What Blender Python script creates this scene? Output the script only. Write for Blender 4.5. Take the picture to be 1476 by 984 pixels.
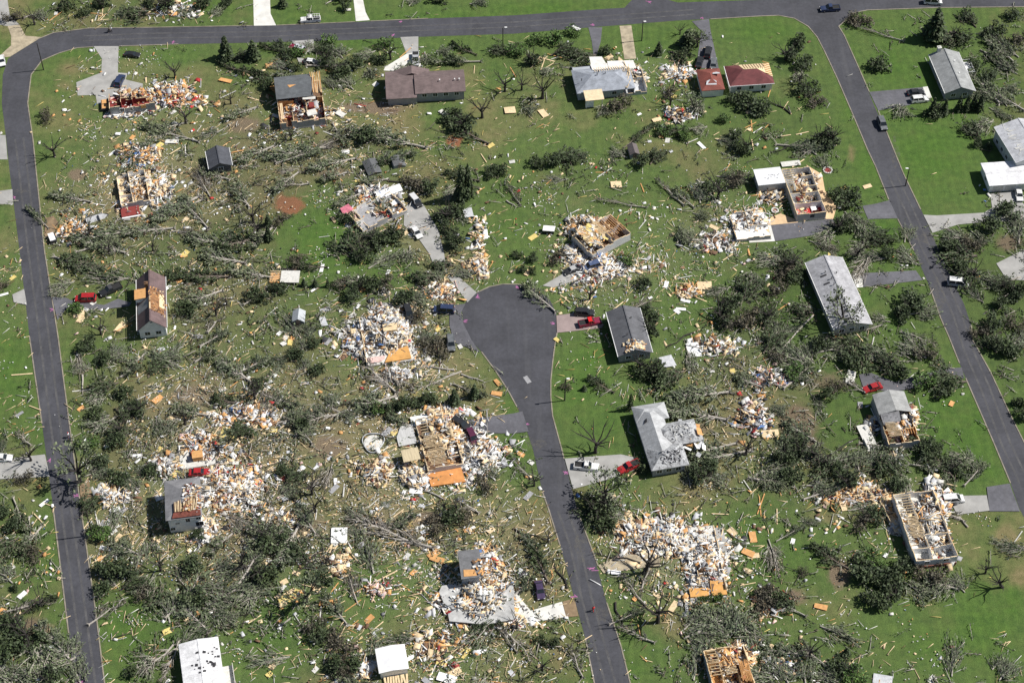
import bpy, math, random, re
import numpy as np
from mathutils import Vector, Matrix
random.seed(7); RS = np.random.RandomState(11)
for o in list(bpy.data.objects): bpy.data.objects.remove(o)
SC = bpy.context.scene; COL = SC.collection
# ------------------------------------------------------------------ camera, sky, sun, exposure
IW, IH, FPX, PITCH, CH = 1476.0, 984.0, 2600.0, 49.0, 322.0
ANG = math.radians(90-PITCH)
cam = bpy.data.cameras.new('camera'); camo = bpy.data.objects.new('camera', cam); COL.objects.link(camo)
camo.location = (0, 0, CH); camo.rotation_euler = (ANG, 0, 0)
cam.sensor_width = 36; cam.lens = 36*FPX/IW; cam.clip_start = 1; cam.clip_end = 20000
SC.camera = camo
SUN_EL, SUN_AZ = 48.0, 9.0      # azimuth measured from +X towards +Y
w = bpy.data.worlds.new('World'); SC.world = w; w.use_nodes = True
nt = w.node_tree; nt.nodes.clear()
sky = nt.nodes.new('ShaderNodeTexSky'); sky.sky_type = 'NISHITA'; sky.sun_disc = False
sky.sun_elevation = math.radians(SUN_EL); sky.sun_rotation = math.radians(90-SUN_AZ)
bg = nt.nodes.new('ShaderNodeBackground'); bg.inputs[1].default_value = 0.052
wo = nt.nodes.new('ShaderNodeOutputWorld')
nt.links.new(sky.outputs[0], bg.inputs[0]); nt.links.new(bg.outputs[0], wo.inputs[0])
sl = bpy.data.lights.new('sun', 'SUN'); sl.energy = 4.9; sl.angle = math.radians(0.5); sl.color = (1, .96, .9)
so = bpy.data.objects.new('sun', sl); COL.objects.link(so)
ce, se = math.cos(math.radians(SUN_EL)), math.sin(math.radians(SUN_EL))
sd = Vector((math.cos(math.radians(SUN_AZ))*ce, math.sin(math.radians(SUN_AZ))*ce, se))
so.rotation_euler = sd.to_track_quat('Z', 'Y').to_euler(); so.location = (0, 0, 200)
SC.view_settings.view_transform = 'Standard'; SC.view_settings.look = 'None'
SC.view_settings.exposure = 0.30; SC.view_settings.gamma = 1
SC.view_settings.use_curve_mapping = False
# ------------------------------------------------------------------ pixel <-> ground
ca, sa = math.cos(ANG), math.sin(ANG)
def G(x, y, z=0.0):
    u, v = x-IW/2, IH/2-y
    dx, dy, dz = u, sa*FPX+ca*v, -ca*FPX+sa*v
    t = (CH-z)/(-dz)
    return Vector((dx*t, dy*t, z))
def GN(x, y, z=0.0):
    u = np.asarray(x)-IW/2; v = IH/2-np.asarray(y)
    dy = sa*FPX+ca*v; dz = -ca*FPX+sa*v; t = (CH-z)/(-dz)
    return u*t, dy*t
def PX(X, Y, Z=0.0):
    X = np.asarray(X, float); Y = np.asarray(Y, float)
    dz = Z-CH
    cx = X; cy = Y*ca+dz*sa; cz = Y*sa-dz*ca
    return IW/2+FPX*cx/cz, IH/2-FPX*cy/cz
# ------------------------------------------------------------------ materials
MATS = {}
def newmat(name):
    m = bpy.data.materials.new(name); m.use_nodes = True
    n = m.node_tree; n.nodes.clear()
    o = n.nodes.new('ShaderNodeOutputMaterial'); b = n.nodes.new('ShaderNodeBsdfPrincipled')
    n.links.new(b.outputs[0], o.inputs[0]); b.inputs['Roughness'].default_value = .85
    return m, n, b
def noise(n, scale, detail=4, vec=None, rough=.6):
    t = n.nodes.new('ShaderNodeTexNoise'); t.inputs['Scale'].default_value = scale
    t.inputs['Detail'].default_value = detail; t.inputs['Roughness'].default_value = rough
    if vec: n.links.new(vec, t.inputs['Vector'])
    return t.outputs['Fac']
def ramp(n, fac, stops):
    r = n.nodes.new('ShaderNodeValToRGB'); e = r.color_ramp.elements
    while len(e) < len(stops): e.new(.5)
    for i, (p, c) in enumerate(stops):
        e[i].position = p; e[i].color = (c[0], c[1], c[2], 1) if not isinstance(c, (int, float)) else (c, c, c, 1)
    n.links.new(fac, r.inputs[0]); return r.outputs[0]
def mix(n, fac, a, b, kind='MIX'):
    m = n.nodes.new('ShaderNodeMix'); m.data_type = 'RGBA'; m.blend_type = kind
    for s, v in ((m.inputs[0], fac), (m.inputs[6], a), (m.inputs[7], b)):
        if isinstance(v, (int, float)): s.default_value = v
        elif isinstance(v, tuple): s.default_value = (v[0], v[1], v[2], 1)
        else: n.links.new(v, s)
    return m.outputs[2]
def geo(n): return n.nodes.new('ShaderNodeNewGeometry')
def mat(col, rough=.85, var=.35, scale=1.5, key=None, metal=0.0, isl=0.0, streak=False):
    key = key or ('m', tuple(round(c, 3) for c in col), rough, var, scale, metal, isl, streak)
    if key in MATS: return MATS[key]
    m, n, b = newmat('surface'); g = geo(n)
    vec = g.outputs['Position']
    if streak:
        tc = n.nodes.new('ShaderNodeTexCoord'); mp = n.nodes.new('ShaderNodeMapping')
        mp.inputs['Scale'].default_value = (1, .12, 1); n.links.new(tc.outputs['Object'], mp.inputs[0]); vec = mp.outputs[0]
    f = noise(n, scale, 5, vec)
    c = mix(n, 1.0, col, ramp(n, f, [(.3, 1-var), (.7, 1+var*.55)]), 'MULTIPLY')
    if isl:
        c = mix(n, 1.0, c, ramp(n, g.outputs['Random Per Island'], [(0, 1-isl), (1, 1+isl)]), 'MULTIPLY')
    n.links.new(c, b.inputs['Base Color']); b.inputs['Roughness'].default_value = rough
    b.inputs['Metallic'].default_value = metal
    MATS[key] = m; return m
def shingle(col, worn=0.0):
    key = ('sh', col, worn)
    if key in MATS: return MATS[key]
    m, n, b = newmat('shingles'); tc = n.nodes.new('ShaderNodeTexCoord')
    bt = n.nodes.new('ShaderNodeTexBrick'); bt.inputs['Scale'].default_value = 1.0
    bt.inputs['Brick Width'].default_value = .9; bt.inputs['Row Height'].default_value = .28
    bt.inputs['Mortar Size'].default_value = .02
    bt.inputs['Color1'].default_value = (.93, .93, .93, 1); bt.inputs['Color2'].default_value = (1.12, 1.12, 1.12, 1)
    bt.inputs['Mortar'].default_value = (.72, .72, .72, 1)
    n.links.new(tc.outputs['Object'], bt.inputs['Vector'])
    f = noise(n, .5, 6, tc.outputs['Object'], .7)
    c = mix(n, 1.0, col, bt.outputs['Color'], 'MULTIPLY')
    c = mix(n, 1.0, c, ramp(n, f, [(.3, .66), (.7, 1.22)]), 'MULTIPLY')
    if worn:
        g = noise(n, 1.4, 6, tc.outputs['Object'], .75)
        c = mix(n, ramp(n, g, [(.5, 0.0), (.56, worn)]), c, (.12, .12, .125))
    n.links.new(c, b.inputs['Base Color']); MATS[key] = m; return m
def siding(col):
    key = ('sd', col)
    if key in MATS: return MATS[key]
    m, n, b = newmat('siding'); tc = n.nodes.new('ShaderNodeTexCoord')
    wv = n.nodes.new('ShaderNodeTexWave'); wv.bands_direction = 'Z'; wv.inputs['Scale'].default_value = 1.6
    n.links.new(tc.outputs['Object'], wv.inputs[0])
    f = noise(n, .8, 5, tc.outputs['Object'])
    c = mix(n, 1.0, col, ramp(n, wv.outputs['Fac'], [(0, .82), (.3, 1.0)]), 'MULTIPLY')
    c = mix(n, 1.0, c, ramp(n, f, [(.3, .85), (.7, 1.08)]), 'MULTIPLY')
    n.links.new(c, b.inputs['Base Color']); b.inputs['Roughness'].default_value = .6; MATS[key] = m; return m
TAN, ORG, WHT, GRY = (.70, .54, .33), (.60, .32, .12), (.80, .80, .79), (.30, .30, .31)
DK, RED, BLU, BRN, PINK, YEL = (.035, .035, .04), (.45, .03, .03), (.10, .20, .45), (.16, .09, .05), (.66, .46, .42), (.65, .52, .18)
SLV, MAR, LG = (.5, .51, .53), (.22, .035, .03), (.60, .59, .55)
def dm(c): return mat(c, .8, .25, 2.0, isl=.28)
PAL = {k: dm(c) for k, c in dict(tan=TAN, org=ORG, wht=WHT, gry=GRY, dk=DK, red=RED, blu=BLU, brn=BRN, pink=PINK, yel=YEL, slv=SLV, mar=MAR, lg=LG).items()}
PALL = list(PAL.values()); PKI = {k: i for i, k in enumerate(PAL)}
M_GLASS = mat((.02, .025, .03), .12, .1, 1, key='glass')
M_TIRE = mat((.02, .02, .02), .9, .1, 3, key='tyre')
M_RIM = mat((.45, .45, .47), .35, .1, 3, key='rim', metal=.8)
M_LIGHT = mat((.8, .8, .78), .2, .05, 3, key='lamp'); M_TAIL = mat((.4, .02, .02), .3, .05, 3, key='tail')
M_BARK = mat((.17, .14, .115), .95, .5, 2.5, key='bark')
M_BARKG = mat((.42, .385, .34), .95, .4, 2.5, key='barkgrey')
M_BARKD = mat((.035, .03, .027), .95, .4, 2.5, key='barkdark')
M_SPLIT = mat((.62, .45, .28), .9, .3, 3, key='splitwood')
def leafmat(name, col, isl=.55):
    m, n, b = newmat(name); g = geo(n)
    c = mix(n, 1.0, col, ramp(n, g.outputs['Random Per Island'], [(0, 1-isl), (1, 1+isl)]), 'MULTIPLY')
    f = noise(n, .35, 3, g.outputs['Position'])
    c = mix(n, 1.0, c, ramp(n, f, [(.35, (.75, .8, .8)), (.65, (1.25, 1.2, 1.1))]), 'MULTIPLY')
    n.links.new(c, b.inputs['Base Color']); b.inputs['Roughness'].default_value = .7
    return m
LEAF = [leafmat('leaves_dark', (.044, .066, .025)), leafmat('leaves_pale', (.118, .145, .082)),
        leafmat('leaves_brown', (.085, .075, .052)), leafmat('leaves_fresh', (.07, .13, .028))]
# ------------------------------------------------------------------ mesh builder
class MB:
    def __init__(s): s.v = []; s.f = []; s.m = []
    def add(s, vs, fs, mi=0):
        o = len(s.v); s.v += [tuple(p) for p in vs]
        for f in fs: s.f.append(tuple(i+o for i in f)); s.m.append(mi)
    def box(s, c, d, rz=0, mi=0, R=None):
        hx, hy, hz = d[0]/2, d[1]/2, d[2]/2
        P = [Vector((x*hx, y*hy, z*hz)) for z in (-1, 1) for (x, y) in ((-1, -1), (1, -1), (1, 1), (-1, 1))]
        R = R or Matrix.Rotation(rz, 3, 'Z'); c = Vector(c)
        s.add([R@p+c for p in P], [(3, 2, 1, 0), (4, 5, 6, 7), (0, 1, 5, 4), (1, 2, 6, 5), (2, 3, 7, 6), (3, 0, 4, 7)], mi)
    def slab(s, P, th, mi=0):       # polygon with thickness downward
        P = [Vector(p) for p in P]; n = len(P); Q = [p-Vector((0, 0, th)) for p in P]
        s.add(P+Q, [tuple(range(n)), tuple(range(2*n-1, n-1, -1))]+[(i, i+n, (i+1) % n+n, (i+1) % n) for i in range(n)], mi)
    def tube(s, a, b, r0, r1, k=5, mi=0):
        a, b = Vector(a), Vector(b); d = (b-a)
        if d.length < 1e-6: return
        q = d.to_track_quat('Z', 'Y').to_matrix()
        vs = [a+q@Vector((r0*math.cos(t), r0*math.sin(t), 0)) for t in [2*math.pi*i/k for i in range(k)]]
        vs += [b+q@Vector((r1*math.cos(t), r1*math.sin(t), 0)) for t in [2*math.pi*i/k for i in range(k)]]
        s.add(vs, [(i, (i+1) % k, (i+1) % k+k, i+k) for i in range(k)]+[tuple(range(k-1, -1, -1)), tuple(range(k, 2*k))], mi)
    def path(s, pts, radii, k=5, mi=0):
        for i in range(len(pts)-1): s.tube(pts[i], pts[i+1], radii[i], radii[i+1], k, mi)
    def cyl(s, c, r, h, k=16, mi=0, axis='Z'):
        c = Vector(c); d = {'Z': Vector((0, 0, h/2)), 'Y': Vector((0, h/2, 0)), 'X': Vector((h/2, 0, 0))}[axis]
        s.tube(c-d, c+d, r, r, k, mi)
    def build(s, name, mats, parent=None, smooth=False):
        me = bpy.data.meshes.new(name); me.from_pydata(s.v, [], s.f)
        for m in (mats if isinstance(mats, (list, tuple)) else [mats]): me.materials.append(m)
        if any(s.m): me.polygons.foreach_set('material_index', s.m)
        if smooth: me.polygons.foreach_set('use_smooth', [True]*len(s.f))
        me.update(); o = bpy.data.objects.new(name, me); COL.objects.link(o)
        if parent: o.parent = parent
        return o
def fastmesh(name, V, Fq, mats, mi=None, parent=None):      # V (n,3), Fq (m,4)
    me = bpy.data.meshes.new(name); m = len(Fq)
    me.vertices.add(len(V)); me.vertices.foreach_set('co', np.asarray(V, np.float32).ravel())
    me.loops.add(m*4); me.loops.foreach_set('vertex_index', np.asarray(Fq, np.int32).ravel())
    me.polygons.add(m); me.polygons.foreach_set('loop_start', np.arange(m, dtype=np.int32)*4)
    me.polygons.foreach_set('loop_total', np.full(m, 4, np.int32))
    for k in mats: me.materials.append(k)
    if mi is not None: me.polygons.foreach_set('material_index', np.asarray(mi, np.int32))
    me.update(calc_edges=True); me.validate()
    o = bpy.data.objects.new(name, me); COL.objects.link(o)
    if parent: o.parent = parent
    return o
BF = np.array([(3, 2, 1, 0), (4, 5, 6, 7), (0, 1, 5, 4), (1, 2, 6, 5), (2, 3, 7, 6), (3, 0, 4, 7)])
BC = np.array([(x, y, z) for z in (-.5, .5) for (x, y) in ((-.5, -.5), (.5, -.5), (.5, .5), (-.5, .5))])
def boxes(C, D, yaw, pitch=None, roll=None):
    n = len(C); pitch = np.zeros(n) if pitch is None else pitch; roll = np.zeros(n) if roll is None else roll
    L = BC[None]*np.asarray(D)[:, None, :]
    cr, sr = np.cos(roll)[:, None], np.sin(roll)[:, None]
    x, y, z = L[..., 0], L[..., 1], L[..., 2]
    y, z = y*cr-z*sr, y*sr+z*cr
    cp, sp = np.cos(pitch)[:, None], np.sin(pitch)[:, None]
    x, z = x*cp-z*sp, x*sp+z*cp
    cy, sy = np.cos(yaw)[:, None], np.sin(yaw)[:, None]
    x, y = x*cy-y*sy, x*sy+y*cy
    V = np.stack([x, y, z], -1)+np.asarray(C)[:, None, :]
    F = BF[None]+8*np.arange(n)[:, None, None]
    return V.reshape(-1, 3), F.reshape(-1, 4)
def quads(C, sz, asp=1.0, flat=.6, dirs=None, rs=RS):
    n = len(C); U = rs.normal(size=(n, 3)) if dirs is None else dirs+rs.normal(size=(n, 3))*.35
    U /= np.linalg.norm(U, axis=1)[:, None]+1e-9
    N = rs.normal(size=(n, 3)); N[:, 2] = np.abs(N[:, 2])+flat
    W = np.cross(N, U); W /= np.linalg.norm(W, axis=1)[:, None]+1e-9
    sz = np.broadcast_to(sz, (n,))[:, None]*.5
    C = np.asarray(C); a = U*sz*asp; b = W*sz
    V = np.stack([C-a-b*.6, C+a*.9-b, C+a+b*.7, C-a*.8+b], 1)
    return V.reshape(-1, 3), np.arange(4*n).reshape(-1, 4)
# ------------------------------------------------------------------ object helpers
def tag(o, label, cat, group=None, kind=None):
    if label: o['label'] = label
    if cat: o['category'] = cat
    if group: o['group'] = group
    if kind: o['kind'] = kind
    return o
def empty(name, loc, rz=0):
    o = bpy.data.objects.new(name, None); COL.objects.link(o); o.location = loc; o.rotation_euler = (0, 0, rz)
    o.empty_display_size = .5
    return o
KIDS = {}
def dup(o, parent=None):
    c = o.copy(); COL.objects.link(c)
    if parent: c.parent = parent
    ks = KIDS.get(o.name)
    if ks is None: ks = KIDS[o.name] = [k for k in o.children]
    for k in ks: dup(k, c)
    return c
def struct(o): o['kind'] = 'structure'; return o
AUTO = []      # (object, phrase, category, group, px, py)
def auto(o, phrase, cat, group, x, y): AUTO.append((o, phrase, cat, group, x, y))
LM = []        # landmarks: (x, y, phrase)
# ------------------------------------------------------------------ point in polygon
def inpoly(x, y, P):
    x = np.asarray(x, float); y = np.asarray(y, float); r = np.zeros(x.shape, bool); n = len(P)
    for i in range(n):
        x0, y0 = P[i]; x1, y1 = P[(i+1) % n]
        if y0 == y1: continue
        c = ((y0 > y) != (y1 > y)) & (x < (x1-x0)*(y-y0)/(y1-y0)+x0)
        r ^= c
    return r
def pts(s): return [tuple(float(a) for a in p.split(',')) for p in s.split()]
# ================================================================== DENSITY MAPS (24 x 16 cells over the ground)
def gmap(s): return np.array([[int(c) for c in r.split()] for r in s.strip().split('\n')], float)
BRUSH = gmap('''1 5 5 5 4 2 1 2 2 1 1 0 0 1 1 0 0 0 0 0 1 1 1 2
0 1 0 0 1 4 3 3 4 1 1 3 4 4 1 1 2 1 3 1 2 2 2 4
0 1 1 2 4 4 2 3 2 1 1 1 2 1 3 1 2 4 4 1 0 1 1 5
0 2 4 3 5 7 6 6 6 4 3 1 1 1 2 2 4 3 4 2 0 0 0 2
1 4 5 3 4 7 7 4 6 5 5 3 4 4 4 3 4 3 2 1 0 0 0 1
1 6 7 7 7 7 3 1 3 3 3 2 1 2 1 3 6 3 2 4 3 3 2 5
2 5 4 6 7 6 6 3 4 4 5 3 1 2 4 3 2 5 7 4 3 4 6 6
2 3 3 2 7 5 5 3 5 5 4 2 1 3 3 1 5 7 6 4 4 4 4 5
1 3 5 4 5 6 5 5 2 5 3 2 0 1 2 3 6 7 6 5 4 3 1 5
2 3 6 6 6 6 6 6 6 5 5 4 0 1 2 3 4 4 5 5 3 2 2 3
4 3 6 6 5 5 6 4 3 3 4 4 1 1 2 2 4 4 6 6 3 4 3 1
2 3 5 5 3 4 6 5 4 3 2 3 4 3 4 3 3 5 6 5 4 3 2 0
5 4 6 5 3 7 7 6 6 6 5 4 5 4 3 3 2 3 3 3 3 2 1 1
4 4 7 6 7 7 6 5 2 2 2 3 5 3 3 3 3 4 3 3 5 3 2 1
5 2 3 4 7 6 4 5 2 2 3 4 5 3 3 4 5 5 3 1 1 1 0 1
8 3 2 4 3 2 3 6 4 3 3 4 4 2 2 2 4 3 4 4 3 1 1 2''')
LITTER = gmap('''1 3 4 3 3 1 1 2 1 1 1 0 0 0 0 0 0 0 0 0 0 0 0 1
0 1 3 4 3 2 2 3 3 3 2 2 3 3 4 5 3 3 2 1 0 1 0 1
1 2 4 6 4 4 5 5 4 2 2 3 4 2 2 3 2 2 2 1 0 0 0 1
1 3 5 6 5 5 5 5 5 4 2 3 3 2 2 3 3 2 1 1 0 0 1 1
1 5 6 7 6 5 4 4 5 4 3 2 3 4 3 3 4 4 2 1 0 0 1 1
3 6 5 5 4 4 3 2 5 6 4 3 3 5 4 5 6 5 3 1 0 0 0 1
4 3 4 4 5 5 5 3 3 4 6 4 3 7 6 5 4 3 2 2 1 1 0 1
4 2 2 2 5 4 4 4 6 7 5 2 2 4 3 3 4 3 2 2 2 1 1 1
1 2 4 4 5 5 4 4 5 7 5 3 1 2 2 4 5 5 3 2 2 2 1 1
2 2 3 5 6 7 7 6 6 5 5 4 1 1 2 2 3 5 3 2 2 2 1 1
3 2 4 6 8 7 6 5 5 7 7 4 1 1 1 2 3 5 3 2 2 2 1 1
2 2 5 6 8 8 6 5 6 6 6 5 4 2 4 3 3 3 3 4 5 4 1 1
3 3 6 5 6 7 7 6 6 6 5 6 5 2 6 7 5 3 3 3 3 3 2 1
3 3 4 4 4 5 5 4 4 5 6 7 5 3 5 7 6 3 3 2 1 2 2 1
2 1 2 2 3 4 3 4 4 4 5 6 5 3 3 3 3 3 3 2 2 1 1 1
3 2 2 2 2 3 3 4 5 5 5 5 4 2 2 2 4 4 3 2 2 2 1 1''')
DRY = gmap('''4 4 4 4 3 2 2 2 1 1 1 1 1 1 1 1 1 0 0 0 2 2 2 3
2 3 3 3 3 2 3 3 3 3 3 3 3 3 3 2 2 2 2 1 1 1 1 3
3 4 3 3 3 5 4 4 4 5 3 4 3 3 3 3 2 2 2 1 1 0 1 3
3 3 3 3 4 4 4 4 3 4 3 3 2 2 3 4 3 2 2 1 1 1 1 2
3 3 4 4 5 5 5 3 4 4 4 2 2 2 2 2 3 2 1 1 1 1 0 1
3 4 4 4 3 3 2 1 2 3 3 2 2 2 2 3 3 2 2 1 1 1 1 2
3 3 3 3 3 4 4 2 1 3 5 3 2 3 3 2 1 2 2 1 1 2 1 2
2 3 3 3 4 3 3 3 3 4 4 2 0 2 2 1 1 1 1 1 1 2 2 2
2 3 4 4 4 4 4 3 3 4 4 4 0 1 1 2 2 3 2 1 1 1 1 1
3 3 4 5 5 4 5 5 4 4 4 3 0 1 1 2 5 6 5 2 1 1 1 1
3 2 4 4 4 4 5 6 5 4 3 3 0 2 2 2 5 5 5 3 3 1 1 1
3 3 4 4 4 4 5 5 5 4 3 4 3 3 3 4 4 4 4 4 4 2 2 3
3 3 4 4 4 3 4 4 4 5 3 4 5 3 3 2 1 1 2 2 3 3 3 4
3 3 4 4 4 4 3 3 2 2 2 3 5 4 2 2 2 1 2 3 2 2 4 4
3 2 1 1 3 2 2 2 2 2 3 3 4 4 2 2 2 2 3 3 2 2 2 2
3 2 1 2 2 1 1 3 3 3 3 4 4 3 1 1 2 3 3 3 3 2 2 2''')
def samp(M, x, y):
    gx = np.clip(np.asarray(x, float)/61.5-.5, 0, 22.999); gy = np.clip(np.asarray(y, float)/61.5-.5, 0, 14.999)
    i = gx.astype(int); j = gy.astype(int); fx = gx-i; fy = gy-j
    return M[j, i]*(1-fx)*(1-fy)+M[j, i+1]*fx*(1-fy)+M[j+1, i]*(1-fx)*fy+M[j+1, i+1]*fx*fy
# ================================================================== ROADS & DRIVEWAYS (pixel outlines laid on the ground)
ROADS = {
'road_west': pts('108,990 99,912 77,734 60.5,610 42.5,485 28,360 13,240 9,201 2.6,149 4,108 11.6,85 27,72 51.5,58 77,47.6 129,41 219,40 380,37 514,32 617,27 740,22.6 874,13 900,11.6 913,-2 925,-12 975,-12 962,0 977,4 1100,0 1250,-6 1490,-12 1490,10.3 1353,11.6 1250,15 1230,19 1209,38.6 1178,54 1165,38.6 1145,27 1122,22.7 1096,23.7 977,30 849,40 740,49 617,53 489,58.7 360,62 257,64 167,67 111,69.5 85,77 60.5,87.5 45,108 40,149 47.6,201 51.5,240 64,360 83.7,485 100,610 117,734 139,888 151.5,990'),
'road_east': pts('1209,38.6 1217,51.5 1240,103 1261,154.5 1281,198 1302,250 1327.7,302 1353.5,361 1374,405 1389.5,438 1400,469 1402,490 1428,536.5 1456.5,598 1480,645 1500,690 1500,790 1469,732 1456.5,696 1430.7,634 1405,575 1383,523.6 1367.6,485 1356,459 1340.6,415 1317.4,361 1291.7,312 1262,240 1250.5,216 1230,167 1206.7,113 1188.7,74.7 1178,54'),
'cul_de_sac': pts('858,990 843.6,919 828,862.7 807.5,785.5 791,734 782,709 767.6,644.6 752,600 745,586 734,565.6 714,534 694,507 678,489.5 668,467 665.7,447 671,436 684.7,423.6 705,413.5 725,409.5 749.5,410 774,418 792,431 802,451.5 803,474 800,496 796.5,523 794,548 794,572 796.5,599 809,644.6 823,698.7 832,734 854,793 874.5,868 895,930 910,990')}
M_ASPH_ST = None
def asphalt(name, base, streak=True):
    m, n, b = newmat(name); g = geo(n); P = g.outputs['Position']
    c = mix(n, 1.0, base, ramp(n, noise(n, .12, 6, P, .7), [(.35, .76), (.65, 1.22)]), 'MULTIPLY')
    c = mix(n, 1.0, c, ramp(n, noise(n, 1.1, 6, P, .85), [(.3, .74), (.7, 1.26)]), 'MULTIPLY')
    mp = n.nodes.new('ShaderNodeMapping'); mp.inputs['Rotation'].default_value = (0, 0, math.radians(8)); mp.inputs['Scale'].default_value = (.45, .02, 1)
    n.links.new(P, mp.inputs[0])
    c = mix(n, ramp(n, noise(n, 1.0, 3, mp.outputs[0]), [(.54, 0.0), (.72, .3)]), c, (.10, .10, .105))
    v = n.nodes.new('ShaderNodeTexVoronoi'); v.feature = 'DISTANCE_TO_EDGE'; v.inputs['Scale'].default_value = .07
    n.links.new(P, v.inputs['Vector'])
    c = mix(n, ramp(n, v.outputs['Distance'], [(0.0, .0), (.005, 0.0)]), c, (.14, .14, .15))
    n.links.new(c, b.inputs['Base Color']); return m
M_ROAD = asphalt('asphalt', (.053, .054, .064)); M_ROAD2 = asphalt('asphalt_drive', (.11, .11, .125))
M_KERB = mat((.27, .24, .19), .9, .4, .6, key='kerb')
CONC = {'w': mat((.66, .65, .61), .9, .18, .4, key='cw'), 'c': mat((.34, .335, .32), .9, .22, .35, key='cc'),
        'g': M_ROAD2, 't': mat((.40, .34, .24), .95, .4, .6, key='ct'), 'p': mat((.30, .235, .225), .9, .2, .5, key='cp'),
        's': mat((.66, .47, .28), .95, .2, .8, key='cs'), 'b': mat((.24, .17, .10), .95, .4, .5, key='cb')}
def sheet(name, P, z, m, z0=0.0):
    mb = MB(); mb.add([G(x, y, 0)+Vector((0, 0, z)) for x, y in P], [tuple(range(len(P)))])
    o = mb.build(name, m)
    import bmesh
    bm = bmesh.new(); bm.from_mesh(o.data)
    bmesh.ops.triangulate(bm, faces=bm.faces[:]); bmesh.ops.recalc_face_normals(bm, faces=bm.faces)
    for f in bm.faces:
        if f.normal.z < 0: f.normal_flip()
    bm.to_mesh(o.data); bm.free()
    return struct(o)
zz = .012
for k, P in ROADS.items(): sheet(k, P, zz, M_ROAD); zz += .004
DRIVES = [('driveway', m, pts(p)) for m, p in (l.split(' ', 1) for l in '''w 365,-6 389,-6 390,20 398,37 366,37.5
w 509,-6 522,-6 527,18 533,29.5 513,31
c 135,67 171,67 170,105 184,106 181,115 206,121 205,135 160,150 140,150 138,137 112,138 110,119 146,105 147,85
c -6,-6 10,-6 14,22 28,36 15,39 -6,35
t 11,38 28,36 37,52 60,54 15,82 -4,84 16,66 16,52
c -6,195 8,195 11,230 -6,230
c -6,276 18,273 19,295 -6,294
c 577,54 603,53 603,75 586,78
w 586,78 603,75 607,96 572,103 553,102 555,97
g 848,40 868,40 866,60 860,80 856,84 853,60
t 893,38 910,37 917,85 900,86
g 997,31 1022,28 1024,44 1036,99 1003,99 1006,80 1011,45
g 1253,133 1332,126 1338,142 1310,152 1275,158 1266,160
w 1330,126 1337,125 1343,141 1337,143
g 1243,297 1262,294 1282,289 1294,315 1251,316
g 1111,325 1202,315 1204,328 1168,340 1117,348
w 1079,305 1111,325 1117,348 1080,350
s 1162,238 1185,252 1189,275 1206,298 1201,316 1187,316 1186,300 1178,270
s 1092,312 1110,314 1125,308 1150,318 1150,321 1108,325
g 1243,394 1320,390 1330,404 1244,414
w 1227,395 1242,394 1244,414 1235,415
c 1331,310 1350,311 1418,307 1425,320 1381,324 1344,336
c 1427,280 1460,276 1480,300 1480,318 1425,320 1418,307 1430,300
c 1436,380 1480,358 1480,405 1450,402
c 645,399 660,398 687,422 674,436 660,417
c 583,300 600,285 612,298 632,332 640,365 645,395 632,397 618,365 604,345 582,325
g 648,441 671,438 665,450 668,467 680,491 692,508 655,494 648,470
c 782,412 820,390 858,388 852,397 798,415
p 802,455 847,449 870,468 868,473 803,480
g 669,606 740,596 753,593 762,622 740,625 687,624
c 814,661 895,655 918,660 922,675 880,690 826,705
w 733,882 740,850 765,880 810,867 816,889 745,900
b 811,867 828,862 834,888 816,889
t 895,790 930,785 950,800 952,815 870,826 862,815 893,800
g 75,428 97,430 102,433 150,440 170,431 190,437 186,442 150,446 130,446 100,440 83,462
c -6,663 65,655 72,687 -6,691
c 18,425 35,417 39,440 20,436
g 1238,540 1256,538 1290,551 1330,540 1360,532 1386,530 1390,545 1350,550 1320,560 1290,564 1245,562
c 1365,715 1422,714 1426,736 1380,742
g 1422,702 1455,697 1470,737 1426,737
c 421,60 452,58 453,75 430,77
c 428,84 455,87 455,97 432,93
c 176,300 188,300 188,318 176,318
b 66,315 77,312 85,322 72,348 64,340
b 115,700 128,690 133,715 118,738'''.split('\n'))]
nms = {'w': 'concrete_driveway', 'c': 'concrete_driveway', 'g': 'asphalt_driveway', 't': 'gravel_driveway', 'p': 'brick_driveway', 's': 'gravel_path', 'b': 'dirt_verge'}
for k, (_, m, P) in enumerate(DRIVES): sheet(nms[m], P, .03+.004*k, CONC[m])
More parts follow.
